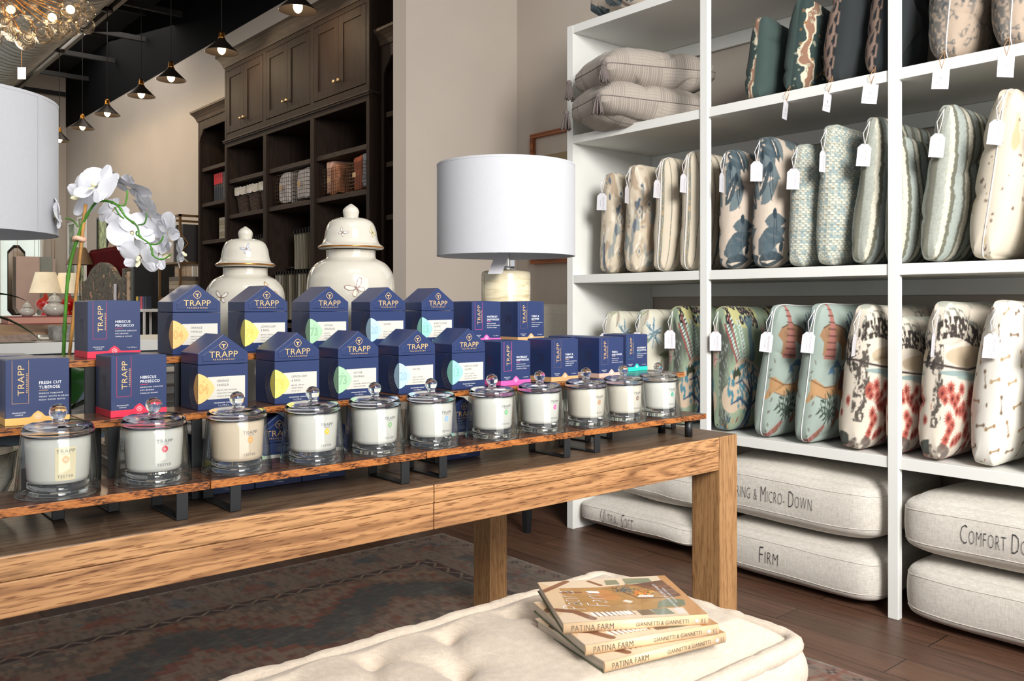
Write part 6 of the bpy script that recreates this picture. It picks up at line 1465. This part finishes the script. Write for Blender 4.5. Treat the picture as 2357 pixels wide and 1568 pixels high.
for p, lit in pts:
    q = Vector(p) - Vector(CH.location); MB().sphere(q, .05, 24, 16).build('glass_globe', M_glob, CH)
    fr.tube([Vector((0, 0, .12)) + (q - Vector((0, 0, .12))) * .15, q + (Vector((0, 0, .12)) - q).normalized() * .05], .002, 5)
    if lit: MB().sphere(q, .022, 14, 10).build('bulb', M_bulb, CH)
fr.tube([(0, 0, .1), (0, 0, 1.6)], .006, 8).sphere((0, 0, .12), .03, 14, 10).build('brass_frame', M_brass, CH)
ld = bpy.data.lights.new('chandelier_glow', 'POINT'); ld.energy = 14; ld.color = (1, .82, .58); ld.shadow_soft_size = .12; lo = bpy.data.objects.new('chandelier_glow', ld); COL.objects.link(lo); lo.parent = CH; lo.location = (0, 0, -.28)
q = Vector(att(50, 113, 4.76)) - Vector(CH.location); MB().tube([q + Vector((0, 0, .02)), q + Vector((0, 0, -.10))], .0014, 5).build('tag_string', M_twine, CH)
t = MB(); P = [q + RT * a + UP * b_ for a, b_ in ((-.023, -.165), (.023, -.165), (.023, -.10), (-.023, -.10))]; P2 = [x - FWD * .001 for x in P]; t.add(P + P2, [(0, 1, 2, 3), (7, 6, 5, 4), (0, 4, 5, 1), (1, 5, 6, 2), (2, 6, 7, 3), (3, 7, 4, 0)]).build('price_tag', M_tagw, CH)

# ================================================================== picture and armchair behind the lamp
pf = thing('framed_print', 'framed print with a thin brown wood frame behind the right lamp shade', 'picture', (3.60, 3.67, 1.35)); W_fr = wood('cherry_frame', (96, 48, 22), (138, 74, 38), (158, 92, 50), 'Y', .4)
mb = MB(); w, h = .64, .80
for a in (-w / 2, w / 2 - .028): mb.box(-.02, .018, a, a + .028, 0, h)
mb.box(-.02, .018, -w / 2 + .028, w / 2 - .028, 0, .028).box(-.02, .018, -w / 2 + .028, w / 2 - .028, h - .028, h).build('frame', W_fr, pf, bevel=.002)
MB().box(.004, .016, -w / 2 + .028, w / 2 - .028, .028, h - .028).build('mat_board', cmat((190, 178, 164), 'mat_board'), pf); MB().box(.002, .0038, -w / 2 + .1, w / 2 - .1, .1, h - .14).build('print', cmat((150, 132, 96), 'print_field'), pf)
ac = thing('armchair', 'off white upholstered armchair with black tapered legs beside the shelving unit', 'armchair', (3.12, 3.50, 0)); M_chair = weave_mat('chair_linen', (186, 180, 168), .06, 400)
def soft(mb, x0, x1, y0, y1, z0, z1): return mb.box(x0, x1, y0, y1, z0, z1)
soft(MB(), -.36, .30, -.30, .30, .26, .45).build('seat', M_chair, ac, bevel=.04, seg=4)
soft(MB(), .16, .40, -.32, .32, .28, 1.105).build('backrest', M_chair, ac, bevel=.05, seg=4)
for a, b_ in ((-.40, -.28), (.28, .40)): soft(MB(), -.34, .30, a, b_, .25, .62).build('armrest', M_chair, ac, bevel=.04, seg=4)
for x, y in ((-.32, -.36), (-.32, .36), (.34, -.34), (.34, .34)): MB().lathe([(0, 0), (.020, 0), (.034, .26), (0, .26)], 4, smooth=False).build('leg', M_blackm, ac, loc=(x, y, 0), rot=(0, 0, PI / 4))
sp = pillow('throw_pillow', 'taupe pillow standing on the armchair seat', (3.14, 3.40, .452), .42, .42, .14, solid((168, 158, 146)), seed=90, tagstyle=0); sp.rotation_euler = (.15, 0, PI / 2 + .0); sp.location = (3.16, 3.50, .455)

# ================================================================== far part of the shop
M_slate = mat('slate_blue_paint', (70, 84, 96), .5); 
il = thing('display_island', 'slate blue display island with a white top beyond the table', 'counter', (1.1, 5.1, 0))
MB().box(-1.6, 1.35, -.33, .42, 0, .86).build('cabinet', M_slate, il); MB().box(-1.65, 1.40, -.36, .45, .86, .915).build('countertop', M_trimw, il, bevel=.003)
for i in range(5): d = MB().box(-1.55 + i * .58, -1.01 + i * .58, -.345, -.33, .60, .82).build('drawer', M_slate, il, bevel=.003); MB().tube([(-1.36 + i * .58, -.36, .71), (-1.20 + i * .58, -.36, .71)], .008, 8).build('handle', M_brass, d)
def onc(name, label, cat, x, y, mbs, z=.9155, group=None):
    r = thing(name, label, cat, (x, y, z), group=group)
    for m, nm, mt in mbs: m.build(nm, mt, r)
    return r
W_tray = wood('walnut_tray', (86, 62, 44), (140, 108, 80), (164, 132, 100), 'X', .5, 30)
onc('serving_tray', 'long walnut serving tray on the display island', 'tray', 1.08, 5.12, [(MB().box(-.42, .30, -.10, .10, .03, .085), 'tray', W_tray), (MB().box(-.38, -.3, -.08, .08, 0, .0295).box(.2, .28, -.08, .08, 0, .0295), 'feet', M_blackm)])
tz = .9155 + .0855
onc('large_book', 'red clothbound coffee table book lying on the walnut tray', 'book', 1.13, 5.12, [(MB().box(-.19, .19, -.09, .09, .0, .004).box(-.19, .19, -.09, .09, .036, .04), 'cover', cmat((126, 30, 34), 'red_cloth')), (MB().box(-.185, .185, -.085, .088, .004, .036), 'page_block', cmat((200, 140, 120), 'pink_pages'))], tz)
def small_jar(label, x, y, z, s):
    r = thing('small_ginger_jar', label, 'lidded jar', (x, y, z), group='small white jars on the island'); MB().lathe([(a * s, b_ * s) for a, b_ in ((0, 0), (.08, 0), (.12, .05), (.125, .09), (.10, .13), (.06, .15), (.06, .165), (0, .165))], 32).build('jar_body', M_porc, r); MB().lathe([(a * s, b_ * s) for a, b_ in ((.06, .166), (.085, .166), (.085, .172), (.065, .19), (.055, .22), (.025, .24), (.012, .245), (.016, .265), (0, .28))], 32).build('lid', M_porc, r)
small_jar('small white ginger jar on the red book', 1.18, 5.12, tz + .0405, .46); small_jar('tiny white ginger jar left of the small ginger jar', 1.045, 5.10, tz + .0405, .29)
M_linb = weave_mat('rumpled_linen', (140, 130, 118), .1, 200)
for i, (x, y, a, b_, h, col, nm) in enumerate(((1.16, 4.86, .07, .05, .09, (132, 128, 122), 'grey rumpled linen bag beside the walnut tray'), (.86, 4.84, .18, .06, .035, (150, 130, 118), 'folded taupe linen napkin pile on the island'), (.62, 4.86, .12, .07, .05, (96, 82, 70), 'dark folded linen pile at the left of the island'), (1.30, 4.88, .12, .07, .03, (176, 166, 152), 'folded cream linen at the right of the island'), (.70, 5.32, .09, .08, .06, (84, 74, 46), 'green brown wreath at the left of the island'))):
    r = thing('folded_linen', nm, 'linen', (x, y, .9155), group='linens on the island'); crumple(MB(), a, b_, h, 30 + i, .95).build('cloth', mat('linen_%s' % 'abcde'[i], col, .9, var=.15, vscale=40), r)
for i, x in enumerate((.55, .80)):
    onc('bracelet_stand', ['brass ring handle basket at the island front, left', 'brass ring handle basket at the island front, right'][i], 'basket', x - .0, 4.60, [(MB().lathe([(0, 0), (.10, 0), (.13, .16), (.125, .16), (.1, .01), (0, .01)], 28), 'basket_body', M_blackm), (MB().tube([(.10 * math.cos(a), 0, .16 + .11 * math.sin(a)) for a in [PI * k / 16 for k in range(17)]], .006, 6), 'handle', M_brass)], .565, 'baskets with ring handles')
MB
st_ = thing('low_stand', 'black stand carrying the ring handle baskets in front of the island', 'stand', (.66, 4.60, 0)); MB().box(-.36, .36, -.15, .13, .54, .563).build('stand_top', M_blackm, st_)
for x in (-.33, .31):
    for y in (-.14, .10): MB().box(x, x + .02, y, y + .02, 0, .54).build('leg', M_blackm, st_)
# far console with red lamps
cs = thing('far_console', 'long pale console table carrying the red lamps near the windows', 'console table', (2.3, 12.6, 0)); MB().box(-.75, .6, -.25, .25, .90, .95).build('top', M_trimw, cs)
for x in (-.7, .5):
    for y in (-.22, .16): MB().box(x, x + .06, y, y + .06, 0, .90).build('leg', M_trimw, cs)
M_redg = mat('red_glass', (190, 24, 20), .12, coat=.5); M_shadec = mat('cream_shade', (226, 214, 186), .8, emit=(255, 232, 196), estr=.25)
def red_lamp(label, x, y):
    r = thing('red_lamp', label, 'lamp', (x, y, .9505), group='red lamps on the console'); MB().lathe([(0, 0), (.06, 0), (.05, .03), (.03, .05), (.10, .10), (.12, .15), (.10, .20), (.03, .24), (.03, .28), (0, .28)], 28).build('base', M_redg, r); MB().lathe([(.19, .29), (.12, .56)], 32).build('shade', M_shadec, r); MB().tube([(0, 0, .28), (0, 0, .58)], .006, 6).build('stem', M_brass, r)
def XY(u, Y): d = (u - 1178.5) / 2000; return Y / (.7577 - .6526 * d) * (.6526 + .7577 * d)
red_lamp('red based lamp with cream shade, left of the pair', XY(105, 12.5), 12.5); red_lamp('red based lamp with cream shade, right of the pair behind the orchid stem', XY(158, 12.6), 12.6)
# floor lamp with bronze shade
fx = XY(184, 12.0); r = thing('floor_lamp', 'slim floor lamp with a bronze cone shade behind the orchid stake', 'lamp', (fx, 12.0, 0)); MB().lathe([(0, 0), (.13, 0), (.13, .02), (0, .02)], 28).build('base', M_pend, r); MB().tube([(0, 0, .02), (0, 0, 1.62)], .008, 8).build('pole', M_pend, r); MB().lathe([(.165, 1.60), (.07, 1.82)], 32).build('shade', mat('bronze_shade', (104, 84, 60), .5), r)
# framed panes with painted green reflections, and a print, on the long wall
def wall_pic(label, y, z0, w, h, frame, pane, nm='wall_picture', cat_='picture'):
    r = thing(nm, label, cat_, (3.60, y, z0)); m = MB(); t = .03
    for a in (-w / 2, w / 2 - t): m.box(-.02, .018, a, a + t, 0, h)
    m.box(-.02, .018, -w / 2 + t, w / 2 - t, 0, t).box(-.02, .018, -w / 2 + t, w / 2 - t, h - t, h).build('frame', frame, r); MB().box(0, .016, -w / 2 + t, w / 2 - t, t, h - t).build('picture', pane, r)
M_green = mat('leafy_reflection', (150, 160, 112), .4, var=.45, vscale=9); M_green2 = mat('garden_green', (136, 148, 128), .5, var=.4, vscale=7)  # mottled green puts reflected greenery into the panes' colour
wall_pic('tall black framed pane of mottled pale green on the long wall', 12.95, 1.2, .50, 1.12, M_blackm, M_green); wall_pic('white framed pane with painted greenery reflection nearest the window wall', 14.55, 1.35, .44, 1.0, M_trimw, M_green2); wall_pic('white framed pane with painted greenery reflection right of the first', 14.02, 1.35, .40, 1.05, M_trimw, M_green); wall_pic('small white framed print low on the wall near the windows', 14.3, .7, .8, .55, M_trimw, M_green2)
# octagonal mirror and hanging textiles on the window wall
def oct_(w, h, c=.3): return [(-w * c, -h), (w * c, -h), (w, -h * .82), (w, h * .82), (w * c, h), (-w * c, h), (-w, h * .82), (-w, -h * .82)]
mx_ = XY(42, 14.9); r = thing('octagonal_mirror', 'tall narrow octagonal mirror with a dark frame on the window wall', 'mirror', (mx_, 15.03, 1.45)); P = oct_(.12, .55); v, f = ring2(P, .09); MB().add([(a, -.005, b_) for a, b_ in v], f).add([(a, .012, b_) for a, b_ in v], f).build('frame', M_pend, r); MB().add([(a, 0, b_) for a, b_ in P], [tuple(range(8))]).add([(a, .012, b_) for a, b_ in P], [tuple(reversed(range(8)))]).build('mirror_glass', M_steel, r)
for u, w, h, col, nm in ((68, .16, .75, (206, 176, 164), 'blush pointed textile hanging against the windows'), (104, .13, .75, (150, 152, 144), 'grey textile hanging beside the blush one'), (118, .09, .7, (200, 176, 164), 'narrow blush textile at the edge of the windows')):
    x = XY(u, 14.8); k = MB(); P = [(-w, -h * .55), (-w * .3, -h * .8), (0, -h * .9), (w * .5, -h * .75), (w, -h * .5), (w, h * .5), (-w, h * .5)]; k.prism([(a, b_) for a, b_ in P], -.004, .004)
    r = thing('hanging_textile', nm, 'textile', (x, 14.85 + u * .0008, 1.45), group='textiles hanging at the windows'); k.build('cloth', cmat(col, 'textile_cloth'), r); MB().tube([(-w * .9, 0, h * .5), (-w * .9, 0, h * .5 + .3)], .003, 4).tube([(w * .9, 0, h * .5), (w * .9, 0, h * .5 + .3)], .003, 4).build('cord', M_twine, r)
# headboards
def headboard(label, x, y0, y1, zs, zt, m, ch=False, th=.07, lean=.0, tagp=None):
    """zs shoulder height, zt top of the arch"""
    r = thing('headboard', label, 'headboard', (x, (y0 + y1) / 2, 0), group='upholstered headboards leaning along the wall'); hw = (y1 - y0) / 2; P = [(-hw, 0), (hw, 0)]
    if zt > zs + .01:
        for k in range(25):
            q = 1 - 2 * k / 24; e = abs(q)
            if e > .86: z = zs
            elif e > .55: t = (.86 - e) / .31; z = zs + (zt - zs) * .55 * t * t
            else: z = zs + (zt - zs) * (.55 + .45 * math.cos(e / .55 * PI / 2))
            P.append((q * hw, z))
    else:
        for k in range(9): a = k / 8 * PI / 2; P.append((hw - .12 + .12 * math.cos(a), zs - .12 + .12 * math.sin(a)))
        for k in range(9): a = k / 8 * PI / 2; P.append((-hw + .12 - .12 * math.sin(a), zs - .12 + .12 * math.cos(a)))
    MB().prism(P, 0, th, 'YZ').build('panel', m, r, bevel=.012)
    if ch:
        k = MB(); n = 22
        for i in range(n): y = -hw + .09 + (2 * hw - .18) * i / (n - 1); k.tube([(-.004, y, .1), (-.004, y, zs - .055), (-.001, y, zs - .05)], (hw - .08) / n, 8, flat=1)
        k.build('channels', m, r)
    if tagp: MB().box(-.012, -.009, tagp[0] - .05, tagp[0] + .05, tagp[1] - .24, tagp[1]).build('price_tag', M_tagw, r)
M_burg = mat('burgundy_velvet', (70, 16, 18), .9, var=.1, spec=.1)
def blotch(name, c1, c2, c3, sc):
    m, nt, b = new_mat(name); b.inputs['Roughness'].default_value = .85; n = noise(nt, coords(nt, (1, 1, 1)), sc, 4, .6, .6); nt.links.new(ramp(nt, n, [(.36, c1), (.46, c2), (.56, c1), (.64, c3)]), b.inputs['Base Color']); return m
M_camo = blotch('dark_floral_print', (66, 64, 58), (104, 100, 90), (176, 144, 116), 9); M_toile2 = blotch('toile_print', (176, 152, 128), (186, 164, 140), (90, 76, 66), 10)
headboard('dark floral arched headboard with a white tag, in front of the burgundy one', 3.06, 10.3, 11.95, 1.39, 1.60, M_camo, tagp=(-.62, 1.33))
headboard('burgundy channel tufted velvet headboard', 3.22, 10.55, 12.25, 1.80, 1.80, M_burg, True, tagp=(-.74, 1.72))
headboard('tan toile print headboard rising behind the burgundy one', 3.50, 11.2, 12.65, 1.80, 2.08, M_toile2)
for y, m, z, nm in ((10.16, M_camo, 1.5, 'dark floral headboard seen edge on beside the burgundy one'), (10.0, M_toile2, 1.46, 'tan toile headboard seen edge on'), (9.86, M_blackm, 1.55, 'black headboard seen edge on')):
    r = thing('headboard', nm, 'headboard', (3.05, y, 0), group='upholstered headboards standing edge on'); MB().box(-.0, .45, 0, .1, 0, z).build('panel', m, r, bevel=.01)
# gold etagere with books and a framed sketch
et = thing('etagere', 'open gold metal etagere left of the bookcase', 'shelf', (3.32, 8.86, 0)); M_gm = mat('antique_gold_metal', (118, 88, 54), .4, metal=.6)
mb = MB()
for x in (-.24, .22):
    for y in (-.30, .28): mb.box(x, x + .022, y, y + .022, 0, 1.98)
for z in (1.96,): mb.box(-.24, .242, -.30, -.278, z, z + .022).box(-.24, .242, .28, .302, z, z + .022).box(-.24, -.218, -.278, .28, z, z + .022).box(.22, .242, -.278, .28, z, z + .022)
for y in (-.29, .29): mb.tube([(-.229, y, 1.96 - .0), (-.225, y, 1.80), (-.15, y, 1.70), (-.229, y, 1.60)], .008, 6)
mb.build('frame', M_gm, et)
for z in (1.50, 1.15, .6): MB().box(-.23, .23, -.29, .29, z, z + .02).build('shelf', M_gm, et)
for i in range(5): r = thing('tall_sample_book', 'tall dark sample book standing on the upper etagere shelf', 'book', (3.13, 8.60 + .055 * i, 1.5205), 0, 'dark sample books on the etagere'); MB().box(0, .24, 0, .045, 0, .37 - .012 * (i % 3)).build('cover', cmat([(44, 40, 42), (66, 58, 54), (52, 46, 44)][i % 3], 'book_cloth'), r, bevel=.002)
z = 1.17
for i in range(5): r = thing('flat_sample_book', 'flat sample book in the pile on the lower etagere shelf', 'book', (3.12, 8.62, z + .001), 0, 'flat sample books on the etagere'); MB().box(0, .28, 0, .34, 0, .04).build('cover', cmat([(140, 124, 100), (92, 80, 70), (160, 146, 122)][i % 3], 'book_cloth'), r, bevel=.002); z += .041
wall_pic('framed ink sketch of a face leaning on the wall behind the etagere', 9.85, .95, .62, .62, M_trimw, M_toile2)
for i, (x, y, c_) in enumerate(((3.0, 9.35, (40, 60, 100)), (3.0, 9.42, (200, 70, 90)), (3.0, 9.49, (60, 60, 70)), (3.0, 9.56, (214, 180, 60)), (3.0, 9.28, (30, 40, 60)))):
    r = thing('small_bottle_box', ['navy', 'pink', 'charcoal', 'yellow', 'dark blue'][i] + ' small fragrance carton beside the etagere', 'carton', (x, y, 1.0505)); MB().box(0, .05, 0, .05, 0, .13).build('carton', cmat(c_, 'carton_ink'), r)
r = thing('side_table', 'pale narrow side table carrying the small cartons', 'table', (3.05, 9.42, 0)); MB().box(-.12, .14, -.25, .27, 1.02, 1.05).build('top', M_trimw, r)
for x in (-.11, .11):
    for y in (-.24, .24): MB().box(x, x + .02, y, y + .02, 0, 1.02).build('leg', M_trimw, r)
